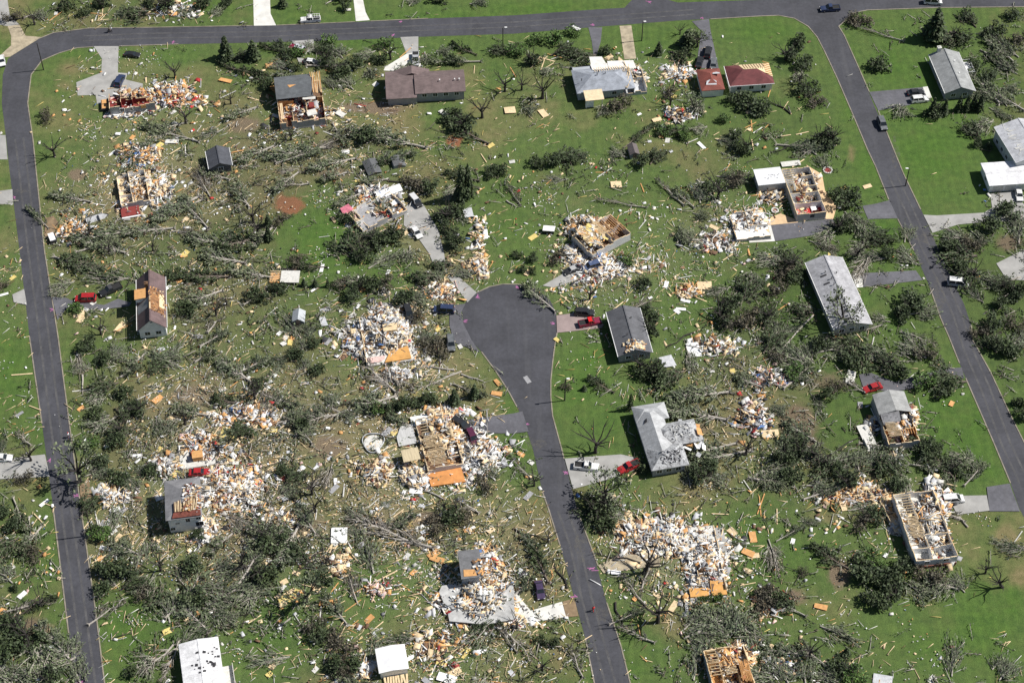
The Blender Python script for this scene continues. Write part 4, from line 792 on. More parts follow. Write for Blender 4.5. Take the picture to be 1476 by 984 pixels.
a = LP(r, 563, 480); mb = MB(); mb.box((a.x, a.y, 1.5), (3.2, 2.0, 1.3)); mb.box((a.x, a.y, 2.2), (3.4, 2.2, .1)); mb.build('standing_closet', PAL['tan'], r)
r, W, D = wreck((994, 864), (1046, 857), (1030, 755), 'flattened house reduced to a long mound of white and tan debris', 'the long flattened house', h=1.3, floor='lg', parts=((.3, .2, .3, .5), (.3, .5, .8, .5), (0, .75, .7, .75)), miss='nws', ragged=.8)
a = LP(r, 995, 863); mb = MB(); mb.slab([(a.x, a.y, .8), (a.x+4, a.y, .8), (a.x+4, a.y+2, .8), (a.x, a.y+2.2, .8)], .3); mb.slab([(a.x+4.6, a.y, .85), (a.x+7.8, a.y, .85), (a.x+7.8, a.y+3.6, .85), (a.x+4.6, a.y+3.6, .85)], .3); mb.build('orange_floor', MATS['ofl2'], r)
a = LP(r, 1000, 790); mb = MB(); mb.box((W/2+.5, D*.25, .2), (3, 8, .3)); mb.build('patio_slab', CONC['c'], r)
r, W, D = wreck((1030, 1000), (1088, 992), (1070, 934), 'roofless tan-framed house cut by the lower edge, rust coloured joists showing', 'the rust-joisted house', h=2.6, floor='org', mo=siding((.3, .34, .40)), mi_='tan', parts=((.3, 0, .3, 1), (.3, .5, .7, .5), (.7, 0, .7, .6), (0, .7, .3, .7)), ragged=.3, joists=((.02, .3, .28, .95, 9, 'x'), (.72, .05, .98, .6, 10, 'y'), (.35, .3, .68, .48, 5, 'x')))
r, W, D = wreck((1062, 346), (1112, 343), (1100, 306), 'white debris-covered slab with low walls beside the wide concrete pad', 'the white slab beside the concrete pad', h=1.2, floor='wht', parts=((.45, .3, .45, 1), (.5, .45, 1, .45)), miss='e', ragged=.7)
r, W, D = wreck((262, 674), (312, 669), (305, 636), 'small concrete slab carrying an orange closet and a white window frame', 'the small slab with orange closet', h=.8, floor='lg', parts=(), miss='nesw', ragged=.8, fh=.3)
mb = MB(); mb.box((.2, -1.0, 1.0), (2.2, 1.8, 1.3)); mb.box((.2, -1.0, 1.7), (2.4, 2.0, .12)); mb.build('orange_closet', PAL['org'], r); mb = MB(); mb.box((.2, 1.6, .5), (2.2, 1.6, .3)); mb.build('orange_closet', PAL['org'], r)
r, W, D = wreck((1290, 768), (1322, 760), (1300, 715), 'broken side room with white collapsed panels beside the brick-based house', 'the collapsed side room', h=1.4, floor='tan', parts=(), miss='es', ragged=.7)
# ---- sheds and outbuildings
def shed(A, B, C, h, rise, roofm, wm, label, axis='y', name='shed', lm=None):
    r, W, D = frame(A, B, C, h, name, label, lm, cat='shed'); walls(r, -W/2+.15, W/2-.15, -D/2+.15, D/2-.15, h-.03, wm, rise, axis); gable(r, -W/2+.15, W/2-.15, -D/2+.15, D/2-.15, h, rise, axis, roofm, ov=.15, th=.08)
    window(r, 0, -D/2+.15, 1.0, 1.0, 1.9, 's', door=True); return r
r = shed((418, 465), (437, 462), (443, 446), 1.5, .9, mat((.42, .45, .47), .5, .15, 1, key='metalroof'), siding((.16, .18, .2)), 'small metal shed with rounded pale grey roof', lm='the rounded grey metal shed')
shed((908, 224), (922, 222), (918, 207), 1.6, .7, shingle((.13, .11, .11)), SID_G, 'tiny brown shed leaning beside an uprooted trunk')
r = shed((530, 250), (549, 243), (541, 226), 1.3, .7, shingle((.10, .105, .11)), siding((.1, .1, .1)), 'crushed dark shed roof half buried under a fallen dark green tree'); r.rotation_euler.x = .22; r.location.z = -.35
r = shed((566, 240), (584, 236), (579, 222), 1.2, .5, shingle((.12, .125, .13)), SID_G, 'low grey shed between broken trees below the brown-roofed house'); r.rotation_euler.y = .25; r.location.z = -.35
r, W, D = frame((390, 405), (432, 408), (431, 392), .9, 'collapsed_shed', 'collapsed shed with white sheet roof and bare tan rafters at one end', 'the collapsed white-sheeted shed', cat='shed')
mb = MB(); mb.slab([(-W/2+2.6, -D/2, .8), (W/2, -D/2, .8), (W/2, D/2, 1.1), (-W/2+2.6, D/2, 1.1)], .1); mb.build('roof', PAL['lg'], r)
for i in range(7): mb = MB(); mb.box((-W/2+1.2, -D/2+.2+i*(D-.4)/6, 1.0), (2.6, .12, .14)); mb.build('rafter', PAL['tan'], r)
mb = MB(); mb.box((-W/2+1.2, 0, .4), (2.4, D-.3, .2)); mb.build('floor', PAL['org'], r)
# ---- swimming pool
c = G(538, 638); r = empty('swimming_pool', c); tag(r, 'collapsed round white and blue above-ground pool on the lawn', 'swimming pool'); LM.append((538, 638, 'the collapsed round pool'))
mb = MB(); N_ = 28
for i in range(N_):
    t0, t1 = 2*math.pi*i/N_, 2*math.pi*(i+1)/N_; R0 = 2.4+.25*math.sin(3*t0); R1 = 2.4+.25*math.sin(3*t1)
    mb.add([(R0*math.cos(t0), R0*1.15*math.sin(t0), 0), (R1*math.cos(t1), R1*1.15*math.sin(t1), 0), (R1*.96*math.cos(t1), R1*1.1*math.sin(t1), .4), (R0*.96*math.cos(t0), R0*1.1*math.sin(t0), .4)], [(0, 1, 2, 3)])
mb.build('pool_wall', mat((.55, .62, .68), .4, .2, 2, key='poolw'), r)
mb = MB(); mb.tube
for i in range(N_):
    t0, t1 = 2*math.pi*i/N_, 2*math.pi*(i+1)/N_; R0 = 2.4+.25*math.sin(3*t0); R1 = 2.4+.25*math.sin(3*t1); mb.tube((R0*math.cos(t0), R0*1.12*math.sin(t0), .4), (R1*math.cos(t1), R1*1.12*math.sin(t1), .4), .11, .11, 5)
mb.build('pool_rim', PAL['slv'], r); mb = MB(); mb.cyl((0, 0, .12), 2.1, .2, 24); mb.build('pool_floor', PAL['lg'], r)
# ---- flower bed rings / stones
for (x, y, R_, lab) in ((1193, 246, 1.1, 'round stone fire ring on the lawn right of the roofless house'), (1117, 304, .8, 'small stone ring on the gravel left of the roofless house')):
    r = empty('stone_ring', G(x, y)); tag(r, lab, 'fire ring')
    for i in range(12): mb = MB(); mb.box((R_*math.cos(i*.5236), R_*math.sin(i*.5236), .15), (.42, .3, .3), i*.5236+1.57); mb.build('stone', PAL['lg'], r)
    mb = MB(); mb.cyl((0, 0, .05), R_*.8, .08, 14); mb.build('ash_bed', PAL['mar'], r)
# ================================================================== RUBBLE HEAPS
HEAPB = []
def heap(cx, cy, rx, ry, n_, hgt, mixs, seed, label, big=1.0, rot=0.0):
    rs = np.random.RandomState(seed); t = rs.uniform(0, 2*np.pi, n_); q = np.sqrt(rs.uniform(0, 1, n_))*(1+.25*rs.normal(size=n_)*(rs.rand(n_) > .6))
    q = np.where(rs.rand(n_) < .22, q*rs.uniform(1.1, 1.9, n_) if 'inside' not in label else q, q); q = q*(1+.28*np.sin(3*t+seed)+.18*np.sin(5*t+2*seed)); ox, oy = rx*q*np.cos(t), ry*q*np.sin(t); cr, sr = math.cos(math.radians(rot)), math.sin(math.radians(rot))
    x, y = cx+ox*cr-oy*sr, cy+ox*sr+oy*cr; X, Y = GN(x, y)
    lump = .6+.5*np.sin(X*.9+seed)*np.cos(Y*1.1+seed)
    bz = (1.0 if 'half-roofed grey' in label else 1.0 if 'brick-based' in label else .4) if 'inside' in label else .12; Z = bz+np.clip(1-q*q, 0, 1)*hgt*np.clip(lump, .15, 1.1)*rs.uniform(.3, 1, n_)
    u = rs.rand(n_); D = np.where((u < .48)[:, None], np.stack([rs.uniform(1.2, 4.2, n_), rs.uniform(.1, .24, n_), rs.uniform(.05, .12, n_)], 1),
        np.where((u < .82)[:, None], np.stack([rs.uniform(.8, 3.2, n_)*rs.uniform(.6, 1, n_), rs.uniform(.5, 1.6, n_), np.full(n_, .05)], 1), rs.uniform(.15, .5, (n_, 3))))
    keys, wts = zip(*[(k, float(v)) for k, v in mixs.items()]); mi = rs.choice([PKI[k] for k in keys], n_, p=np.array(wts)/sum(wts))
    V_, F_ = boxes(np.stack([X, Y, Z], 1), D*big, rs.uniform(0, 6.28, n_), rs.normal(size=n_)*.34, rs.normal(size=n_)*.34)
    o = fastmesh('rubble_heap', V_, F_, PALL, np.repeat(mi, 6)); tag(o, label, 'debris heap', kind='stuff')
WT = dict(wht=5, lg=4, tan=4.5, org=1.1, gry=2.0, dk=2.0, brn=1.4, slv=1.4, red=.12, pink=.35, blu=.06)
TN = dict(tan=6, org=2, wht=2, lg=1.5, brn=2.0, gry=1.2, dk=1.3, mar=.3)
MX = dict(tan=3.5, org=2.2, wht=3, gry=1.8, dk=2.0, brn=1.6, red=.35, blu=.25, pink=.6, slv=1, lg=1)
HE = [(245, 138, 45, 17, 520, 1.4, dict(MX, org=5, red=1), 'orange and white rubble trail right of the grey shell with red rooms'),
 (190, 142, 30, 10, 160, 1.2, MX, 'rubble lying inside the grey shell with red rooms'), (180, 165, 26, 5, 110, .4, WT, 'thin white rubble strip below the grey shell with red rooms'),
 (200, 226, 26, 17, 300, 1.3, dict(MX, org=5), 'orange rubble above the tan floored house remains'), (198, 272, 22, 24, 480, 1.8, TN, 'yellow-tan rubble filling the tan floored house remains'), (228, 280, 22, 22, 300, 1.0, WT, 'pale rubble right of the tan floored house remains'), (182, 296, 12, 10, 110, .9, MX, 'rubble by the maroon floor'),
 (105, 332, 22, 14, 190, .9, dict(TN, org=4), 'tan splintered rubble around the overturned grey boat'), (435, 162, 34, 22, 620, 2.2, dict(MX, mar=2, org=3), 'rubble spilling from the half-collapsed dark-roofed house'),
 (545, 278, 34, 12, 240, .8, WT, 'pale rubble behind the tree-filled house outline'), (506, 312, 14, 12, 120, .9, dict(MX, red=3, pink=3), 'pink and red rubble left of the tree-filled house outline'), (555, 305, 24, 14, 90, .6, MX, 'rubble inside the tree-filled house outline'),
 (553, 482, 42, 34, 1300, 2.8, WT, 'large white rubble mound over the white-rubble house'), (520, 495, 20, 22, 260, 1.0, dict(WT, slv=4, blu=1), 'bluish white rubble on the left of the white-rubble house'), (570, 541, 24, 9, 160, .8, dict(WT, wht=9), 'white rubble below the orange floor edge'),
 (865, 385, 42, 20, 680, 1.2, dict(WT, wht=8, blu=.8), 'white rubble piled below the angled joist-topped wreck'), (850, 335, 33, 19, 650, 3.6, TN, 'tan boards heaped inside the angled joist-topped wreck'), (825, 365, 14, 10, 160, .9, WT, 'white rubble left of the angled joist-topped wreck'),
 (885, 98, 34, 8, 90, .6, TN, 'splintered boards behind the blue-grey house'), (915, 110, 14, 12, 120, 1.6, WT, 'rubble inside the gutted end of the blue-grey house'), (978, 106, 22, 11, 200, .8, WT, 'white rubble patch right of the blue-grey house'), (978, 168, 20, 9, 160, .8, MX, 'mixed rubble patch below the blue-grey house'),
 (1160, 275, 16, 28, 480, 1.3, TN, 'loose boards inside the roofless red-carpet house'), (1115, 285, 22, 12, 150, .5, TN, 'yellow boards strewn below the white flat garage'), (1080, 320, 28, 16, 300, .9, WT, 'white rubble covering the slab beside the concrete pad'), (1030, 350, 24, 12, 280, .7, dict(WT, tan=5), 'pale splintered rubble left of the white slab'),
 (640, 630, 28, 36, 1100, 2.8, TN, 'tan rubble inside the wreck with the tan deck'), (690, 655, 30, 34, 700, 1.2, dict(WT, wht=9), 'white rubble spread right of the wreck with the tan deck'), (600, 690, 22, 18, 300, .9, WT, 'white rubble below the tan deck roof'), (645, 597, 26, 10, 160, .8, WT, 'white rubble above the wreck with the tan deck'),
 (543, 680, 24, 16, 220, 1.0, TN, 'tan stick rubble below the collapsed round pool'), (690, 864, 50, 34, 1500, 2.6, dict(WT, org=2, dk=1.6), 'white and grey rubble mound below the charcoal-roofed remnant'), (700, 812, 22, 22, 240, 3.0, dict(MX, org=4), 'orange splintered rubble within the charcoal-roofed remnant'),
 (955, 775, 52, 23, 900, .9, dict(WT, tan=4, org=2), 'wide white and tan rubble field at the upper end of the long flattened house'), (1015, 815, 30, 46, 1050, 1.6, dict(WT, org=2.5, brn=1.5), 'rubble mound over the long flattened house'), (905, 762, 26, 12, 220, .8, TN, 'brown rubble at the far left of the long flattened house'),
 (1055, 958, 30, 28, 800, 2.6, dict(TN, org=5, mar=1), 'rust and tan rubble inside the rust-joisted house'), (1340, 756, 28, 46, 1500, 2.6, dict(WT, org=2), 'white rubble inside the long roofless brick-based house'), (1305, 745, 16, 30, 380, 1.2, dict(WT, tan=4), 'white rubble around the collapsed side room'),
 (1240, 712, 44, 14, 560, .7, dict(TN, org=5), 'orange-tan lumber rubble left of the long roofless brick-based house'), (1275, 730, 24, 16, 300, .8, dict(TN, org=5), 'splintered tan rubble above the brown crown'), (1297, 612, 20, 26, 520, 2.2, dict(WT, org=2), 'rubble inside the half-roofed grey house'), (1258, 612, 10, 14, 80, .7, WT, 'rubble on the deck of the half-roofed grey house'),
 (330, 710, 48, 28, 1200, 1.3, dict(WT, tan=6, org=1.5, red=.3), 'broad white and tan rubble field right of the white two-storey house'), (320, 690, 40, 12, 360, 1.2, dict(MX, red=1.2, dk=2), 'colourful rubble above the white two-storey house'), (290, 645, 28, 20, 360, .9, dict(MX, org=4), 'mixed rubble around the small slab with orange closet'),
 (295, 765, 14, 18, 150, .6, WT, 'rubble at the corner of the white two-storey house'), (165, 715, 22, 12, 220, .8, WT, 'rubble patch left of the white two-storey house'), (240, 672, 22, 12, 200, .8, WT, 'grey and white rubble above the white two-storey house'), (390, 755, 30, 12, 300, .9, dict(MX, wht=6), 'white rubble strip under the grey branches'),
 (360, 600, 46, 14, 360, .7, dict(MX, org=3), 'low colourful rubble among branches above the rubble field'), (1085, 600, 22, 22, 240, .8, dict(MX, blu=1.1, red=.9, dk=3), 'colourful clothes and rubble heap on bare brown soil'), (1110, 545, 26, 14, 170, .7, dict(MX, blu=.9, red=.9, wht=4, pink=2), 'colourful rubble among dark fallen trees'), (1030, 500, 34, 14, 150, .6, WT, 'pale rubble patch upper right of the charcoal-roofed house'),
 (690, 340, 9, 30, 110, .7, dict(TN, wht=3), 'narrow tan rubble strip along the shrubs right of the driveway'), (690, 385, 18, 14, 130, .6, dict(BRN=0) if False else TN, 'brown rubble beyond the driveway end'), (630, 420, 26, 10, 220, .6, dict(TN, pink=2, brn=3), 'brown rubble left of the cul-de-sac walk'), (990, 420, 18, 9, 90, .5, dict(TN, org=5), 'orange board rubble on bright grass'),
 (520, 960, 20, 16, 160, .8, WT, 'rubble left of the square white-roofed shed'), (630, 930, 40, 26, 130, .4, TN, 'twiggy tan rubble right of the square white-roofed shed'), (545, 850, 20, 12, 80, .5, dict(MX, pink=3), 'pinkish rubble patch on the lawn'), (490, 815, 12, 16, 120, .6, dict(TN, tan=9), 'stacked tan slats left of the lawn'),
 (250, 15, 40, 10, 160, .6, WT, 'rubble under trees beyond the top road'), (1120, 960, 30, 14, 120, .5, WT, 'rubble right of the rust-joisted house'), (1285, 655, 14, 6, 60, .4, WT, 'rubble below the half-roofed grey house'), (1115, 870, 20, 16, 120, .5, MX, 'rubble by the uprooted grey tree')]
for k, hh in enumerate(HE): heap(*hh[:6], hh[6], 100+k, hh[7])
# ================================================================== VEHICLES
def vehicle(kind, col, x, y, hx, hy, label, cat=None, lm=None, tilt=0, top=None, z=0.0, name=None):
    L, W, H = dict(car=(4.6, 1.8, 1.42), suv=(4.8, 1.9, 1.75), van=(5.1, 1.95, 1.95), pickup=(5.6, 1.95, 1.8), wreck=(4.4, 1.8, 1.2))[kind]
    nm = name or dict(car='parked_car', suv='parked_suv', van='minivan', pickup='pickup_truck', wreck='wrecked_car')[kind]
    d = G(x+hx, y+hy)-G(x, y); r = empty(nm, G(x, y)+Vector((0, 0, z)), math.atan2(d.y, d.x)); tag(r, label, cat or dict(car='car', suv='suv', van='van', pickup='pickup truck', wreck='car')[kind])
    if tilt: r.rotation_euler.x = tilt
    if lm: LM.append((x, y, lm))
    pm = mat(col, .42, .3, 1.2, key=('paint', col)); hl, hw = L/2, W/2; zb = .32
    def prof(P, w0, w1, name_, m, par=r, zs=None):       # side profile swept across the width, narrower at the top
        mb = MB(); zm = max(p[1] for p in P); n_ = len(P)
        wd = [w0+(w1-w0)*max(0, (p[1]-zb)/(zm-zb))**2 for p in P]
        mb.add([(p[0], -w_, p[1]) for p, w_ in zip(P, wd)]+[(p[0], w_, p[1]) for p, w_ in zip(P, wd)],
               [tuple(range(n_)), tuple(range(2*n_-1, n_-1, -1))]+[(i, i+n_, (i+1) % n_+n_, (i+1) % n_) for i in range(n_)]); return mb.build(name_, m, par)
    hb = dict(car=.88, suv=1.0, van=1.02, pickup=1.02, wreck=.8)[kind]
    body = prof([(-hl, zb+.1), (-hl+.15, zb), (hl-.15, zb), (hl, zb+.12), (hl, hb-.22), (hl-.12, hb-.1), (hl-1.0, hb), (-hl+.2, hb), (-hl, hb-.12)], hw, hw*.93, 'body', pm)
    if kind == 'pickup': c0, c1, f0, f1 = -.55, 1.15, -.4, .45
    elif kind == 'van': c0, c1, f0, f1 = -hl+.15, hl-.75, -hl+.4, .75
    elif kind == 'suv': c0, c1, f0, f1 = -hl+.12, hl-1.15, -hl+.45, .55
    else: c0, c1, f0, f1 = -hl+.55, hl-1.25, -hl+1.2, .35
    prof([(c0, hb-.01), (c1, hb-.01), (f1, H-.06), (f0, H-.06)], hw*.92, hw*.74, 'windows', M_GLASS)
    mb = MB(); mb.slab([(f0-.04, -hw*.75, H), (f1+.04, -hw*.75, H), (f1+.04, hw*.75, H), (f0-.04, hw*.75, H)], .07)
    for xx in ((f0+f1)/2,):
        for s in (-1, 1): mb.tube((xx, s*hw*.93, hb), (xx, s*hw*.76, H-.04), .05, .05, 4)
    for s in (-1, 1):
        mb.tube((c1, s*hw*.9, hb), (f1, s*hw*.75, H-.04), .05, .05, 4); mb.tube((c0, s*hw*.9, hb), (f0, s*hw*.75, H-.04), .06, .06, 4)
    mb.build('roof', mat(top, .35, .05, 2, key=('paint', top)) if top else pm, r)
    if kind == 'pickup':
        mb = MB(); mb.box((-hl+1.15, 0, hb+.004), (1.95, W*.8, .02)); mb.build('cargo_bed', M_TIRE, r); mb = MB()
        for s in (-1, 1): mb.box((-hl+1.1, s*hw*.88, hb+.06), (2.1, .12, .12))
        mb.box((-hl+.08, 0, hb+.06), (.1, W*.85, .12)); mb.build('bed_rail', pm, r)
    for sx in (-1, 1):
        for sy in (-1, 1):
            mb = MB(); mb.cyl((sx*L*.31, sy*(hw-.1), .33), .33, .22, 14, 0, 'Y'); wl = mb.build('wheel', M_TIRE, r); mb = MB(); mb.cyl((sx*L*.31, sy*(hw+.012), .33), .19, .03, 10, 0, 'Y'); mb.build('rim', M_RIM, wl)
    for s in (-1, 1):
        mb = MB(); mb.box((hl-.02, s*hw*.7, hb-.25), (.1, .36, .16)); mb.build('headlight', M_LIGHT, r); mb = MB(); mb.box((-hl+.01, s*hw*.78, hb-.2), (.08, .2, .25)); mb.build('tail_light', M_TAIL, r)
        mb = MB(); mb.box((c1-.25, s*(hw+.08), hb+.06), (.14, .2, .13)); mb.build('side_mirror', pm, r)
    mb = MB(); mb.box((hl+.01, 0, zb+.15), (.08, W*.88, .16)); mb.build('front_bumper', M_TIRE, r)
    return r
Wc, Bk, Rd, Mr, Sv, Nv, Gy = (.72, .72, .71), (.024, .025, .028), (.36, .018, .022), (.22, .02, .05), (.42, .43, .45), (.03, .045, .10), (.14, .15, .16)
r = vehicle('pickup', Wc, 448, 31, -10, .6, 'white utility pickup with ladder rack driving on the top road', lm='the white utility pickup')
mb = MB()
for s in (-.8, .8): mb.tube((-2.6, s, 1.9), (1.0, s, 1.9), .05, .05, 5); [mb.tube((xx, s, 1.1), (xx, s, 1.9), .05, .05, 5) for xx in (-2.5, -.8)]
for i in range(6): mb.tube((-2.5+i*.65, -.8, 1.9), (-2.5+i*.65, .8, 1.9), .04, .04, 5)
mb.build('ladder_rack', PAL['wht'], r)
vehicle('pickup', Nv, 1196, 15, -10, .6, 'dark blue pickup on the road junction at the top', lm='the dark blue pickup')
vehicle('van', Wc, 1344, 5, 10, .5, 'white van at the top edge by the grass corner', lm='the white van at the top')
vehicle('suv', Gy, 1271, 181, 4, 10, 'dark grey suv driving on the right-hand road', lm='the dark grey suv on the road')
vehicle('wreck', Bk, 191, 81, 10, 1, 'black battered jeep-like car standing on grass below the top road', lm='the black battered car on grass')
vehicle('suv', Nv, 173, 119, 4, -9, 'dark blue suv nosed into the rubble at the driveway end', lm='the dark blue suv by the shell')
vehicle('suv', Mr, 429, 73, -9, -3, 'magenta-red suv with pale hood crooked beside the top driveway', lm='the magenta-red suv', top=(.5, .5, .55))
vehicle('car', Bk, 449, 92, 9, 1, 'small dark car with white panels half hidden by branches', top=Wc)
vehicle('pickup', Sv, 599, 88, 0, 10, 'silver pickup parked on the white driveway behind the brown house', lm='the silver pickup')
vehicle('suv', Bk, 1020, 78, 2, -10, 'large black suv on the narrow asphalt driveway', lm='the black suv')
vehicle('car', Bk, 1008, 92, 3, -10, 'black car left of another before the red garage'); vehicle('car', Gy, 1028, 94, 1, -10, 'dark grey car close to the red garage corner')
vehicle('car', Bk, 1319, 136, 10, -1, 'black car parked beside a white car at the grey ranch house', lm='the black car by the ranch house'); vehicle('suv', Wc, 1325, 146, 10, -1, 'white suv parked beside the hedge at the grey ranch house')
vehicle('car', Wc, 3, 90, 2, 10, 'white car cut by the left edge beside the gravel', lm='the white car at the left edge')
vehicle('van', Rd, 124, 433, -10, .3, 'bright red van on the driveway beside the left road', lm='the bright red van'); vehicle('pickup', Bk, 160, 420, -9, 4, 'black pickup behind the bright red van', top=(.06, .06, .065), lm='the black pickup')
vehicle('suv', Bk, 599, 292, 6, 7, 'black suv with white debris on its roof at the driveway top', top=(.6, .6, .6), lm='the debris-topped black suv'); vehicle('car', Wc, 600, 337, 6, 8, 'white sedan alone on the wide concrete driveway', lm='the white sedan')
vehicle('suv', (.08, .11, .2), 852, 386, -10, 3, 'dark blue suv with white debris around it on the short driveway', lm='the dark blue suv by white debris'); vehicle('wreck', Bk, 824, 391, -10, 4, 'black crushed car covered with white boards on the short driveway', top=(.4, .4, .4))
vehicle('suv', Bk, 842, 453, 10, .5, 'black suv parked on the pink brick driveway', lm='the black suv on pink brick'); r = vehicle('pickup', Mr, 850, 467, 10, -2, 'maroon pickup with bright red cab beside the black suv', top=(.6, .02, .02), lm='the maroon pickup')
vehicle('van', Nv, 640, 449, -10, -.5, 'navy blue van with orange board at its tail by the cul-de-sac', lm='the navy blue van'); vehicle('suv', Gy, 650, 497, 1, 10, 'dark grey suv in rubbish left of the cul-de-sac', lm='the dark grey suv by the cul-de-sac')
vehicle('suv', Bk, 589, 453, 3, 10, 'black suv under a torn white panel behind the white-rubble house'); vehicle('pickup', Wc, 845, 674, 10, 1, 'white and dark pickup parked near the road on pale concrete', lm='the white pickup')
vehicle('pickup', Rd, 906, 675, -9, 4, 'red pickup with black bed beside the silver L-shaped house', lm='the red pickup'); vehicle('car', Wc, 4, 662, 10, 0, 'white car cut by the left edge on the lower driveway', lm='the white car on the lower left drive')
vehicle('car', Rd, 1257, 561, -10, 3, 'bright red car behind the half-roofed grey house', lm='the bright red car'); vehicle('van', Wc, 1372, 722, 10, -1, 'white van on the concrete drive beside the brick-based house', lm='the white van')
vehicle('suv', Bk, 664, 613, 9, 5, 'black suv jammed against the wreck with the tan deck'); vehicle('suv', (.09, .02, .05), 681, 632, 5, 10, 'plum-coloured suv among white rubble', lm='the plum-coloured suv')
vehicle('car', (.06, .04, .09), 778, 852, 2, 10, 'purple car in branches above the white concrete drive', lm='the purple car'); vehicle('car', Rd, 288, 684, 10, -.5, 'bright red car crushed behind the white two-storey house', z=.3)
vehicle('van', Sv, 1380, 410, 10, 1, 'pale crushed van beside the right-hand road under trees', top=Wc, lm='the pale crushed van'); vehicle('car', Wc, 1468, 283, 2, 10, 'white car at the right edge on concrete', lm='the white car at the right edge')
# overturned boat
c = G(140, 314); r = empty('boat', c, .5); tag(r, 'grey and white motorboat thrown on its side among branches', 'boat'); mb = MB(); N_ = 9; sec = []
for i in range(N_):
    t = i/(N_-1); x = -3+6*t; wd = 1.05*(1-max(0, t-.45)**2*3.0); sec.append([(x, -wd, 1.0), (x, -wd*.8, .35), (x, 0, 0), (x, wd*.8, .35), (x, wd, 1.0)])
for a, b_ in zip(sec[:-1], sec[1:]): mb.add(a+b_, [(j, j+1, j+6, j+5) for j in range(4)])
mb.add(sec[0], [(0, 1, 2, 3, 4)]); mb.build('hull', PAL['gry'], r); mb = MB(); mb.slab([(-2.9, -.9, .75), (1.2, -.9, .85), (2.6, 0, .95), (1.2, .9, .85), (-2.9, .9, .75)], .08); mb.build('deck', PAL['slv'], r); mb = MB(); mb.box((.3, 0, 1.1), (.1, 1.5, .5)); mb.build('windshield', M_GLASS, r); r.rotation_euler.x = .9
c = G(77, 346); r = empty('trailer', c, 1.9); tag(r, 'small dark trailer with white lid beside the left road', 'trailer'); mb = MB(); mb.box((0, 0, .7), (2.8, 1.5, .7)); mb.build('body', PAL['dk'], r); mb = MB(); mb.box((.2, .2, 1.1), (2.7, 1.4, .08), .1); mb.build('lid', PAL['wht'], r); mb = MB(); mb.tube((1.4, 0, .4), (2.4, 0, .35), .05, .05, 5); mb.build('tow_bar', PAL['gry'], r)
for s in (-1, 1): mb = MB(); mb.cyl((0, s*.8, .3), .3, .18, 12, 0, 'Y'); mb.build('wheel', M_TIRE, r)
# cargo/camper van top standing in the orchard lawn
c = G(791, 334); r = empty('pickup_camper', c, -.1); tag(r, 'white camper shell dropped on the lawn left of the angled wreck', 'camper shell'); mb = MB(); mb.slab([(-1.5, -.9, 1.2), (1.4, -.9, 1.2), (1.6, .9, 1.25), (-1.4, .9, 1.25)], .15); mb.build('roof', PAL['wht'], r); mb = MB(); mb.box((0, 0, .5), (2.7, 1.6, 1.0)); mb.build('side_wall', M_GLASS, r)
# ================================================================== STREET LAMPS / POLES
def pole(x, y, h, label, arm=0, cross=False, name='street_lamp', cat='street lamp'):
    r = empty(name, G(x, y)); tag(r, label, cat); mb = MB(); mb.tube((0, 0, 0), (0, 0, h), .16, .11, 8); mb.build('post', M_BARKD, r)
    if name == 'street_lamp':
        mb = MB(); mb.tube((0, 0, h-.1), (arm, 0, h+.15), .05, .05, 6); mb.build('arm', PAL['gry'], r); mb = MB(); mb.box((arm, 0, h+.12), (.7, .35, .18)); mb.build('lamp_head', PAL['wht'], r)
    if cross: mb = MB(); mb.box((0, 0, h-.7), (2.4, .12, .12)); mb.build('crossarm', M_BARKD, r)
pole(63, 101, 9.3, 'tall dark utility pole on the grass inside the top-left road bend', name='utility_pole', cat='utility pole')
pole(925, 59, 6.6, 'dark lamp post between the gravel track and a small spruce', arm=.5); pole(725, 70, 7.2, 'dark lamp post with white head near the centre of the top road', arm=.8); pole(814, 577, 7.7, 'dark lamp post on the grass right of the cul-de-sac road', arm=.6)
pole(1305, 268, 6.0, 'thin lamp post on the grass right of the right-hand road', arm=-.6)
pole(134, 771, 9.0, 'dark utility pole on the right verge of the left road', name='utility_pole', cat='utility pole', cross=True)
# pink survey paint on the asphalt
mp_ = mat((.42, .14, .32), .8, .4, 3, key='pinkpaint')
for k, (x, y, s) in enumerate(((250, 61, .8), (568, 51, .9), (578, 32, .9), (855, 36, 1), (935, 3, 1), (1012, 27, .8), (688, 428, 1), (671, 463, .9), (745, 414, 1), (797, 466, .9), (759, 612, .9), (817, 681, 1), (855, 819, 1.3), (828, 861, 1.2), (71, 662, .9), (111, 713, 1.2), (117, 980, 1.2), (76, 446, .9), (20, 285, .8))):
    mb = MB(); c = G(x, y); rs = np.random.RandomState(k)
    for j in range(4): a, L = rs.uniform(0, 3.14), s*rs.uniform(.6, 1.3); mb.box((rs.uniform(-.4, .4)*s, rs.uniform(-.4, .4)*s, .034+.004*j), (L, .16, .004), a)
    o = mb.build('paint_mark', mp_); o.location = c; auto(o, 'pink survey paint mark on the asphalt', 'paint mark', 'pink paint marks on the roads', x, y)
for k, (x, y, rx, ry, c_) in enumerate(((1336, 343, 16, 7, 't'), (1352, 430, 9, 26, 'b'), (770, 640, 14, 9, 't'), (868, 885, 9, 12, 'b'), (838, 790, 8, 26, 'c'), (1218, 42, 10, 2, 'c'), (30, 275, 12, 3, 'c'), (1290, 220, 6, 20, 'c'))):
    P_ = [(x+rx*math.cos(t)*(1+.35*math.sin(3*t+k)), y+ry*math.sin(t)*(1+.3*math.cos(4*t+k))) for t in [i*.3927 for i in range(16)]]; sheet('dirt_on_road', P_, .2, M_DUST)
    bpy.context.scene.collection.objects[-1].location.z = -.172+.004*k*.2
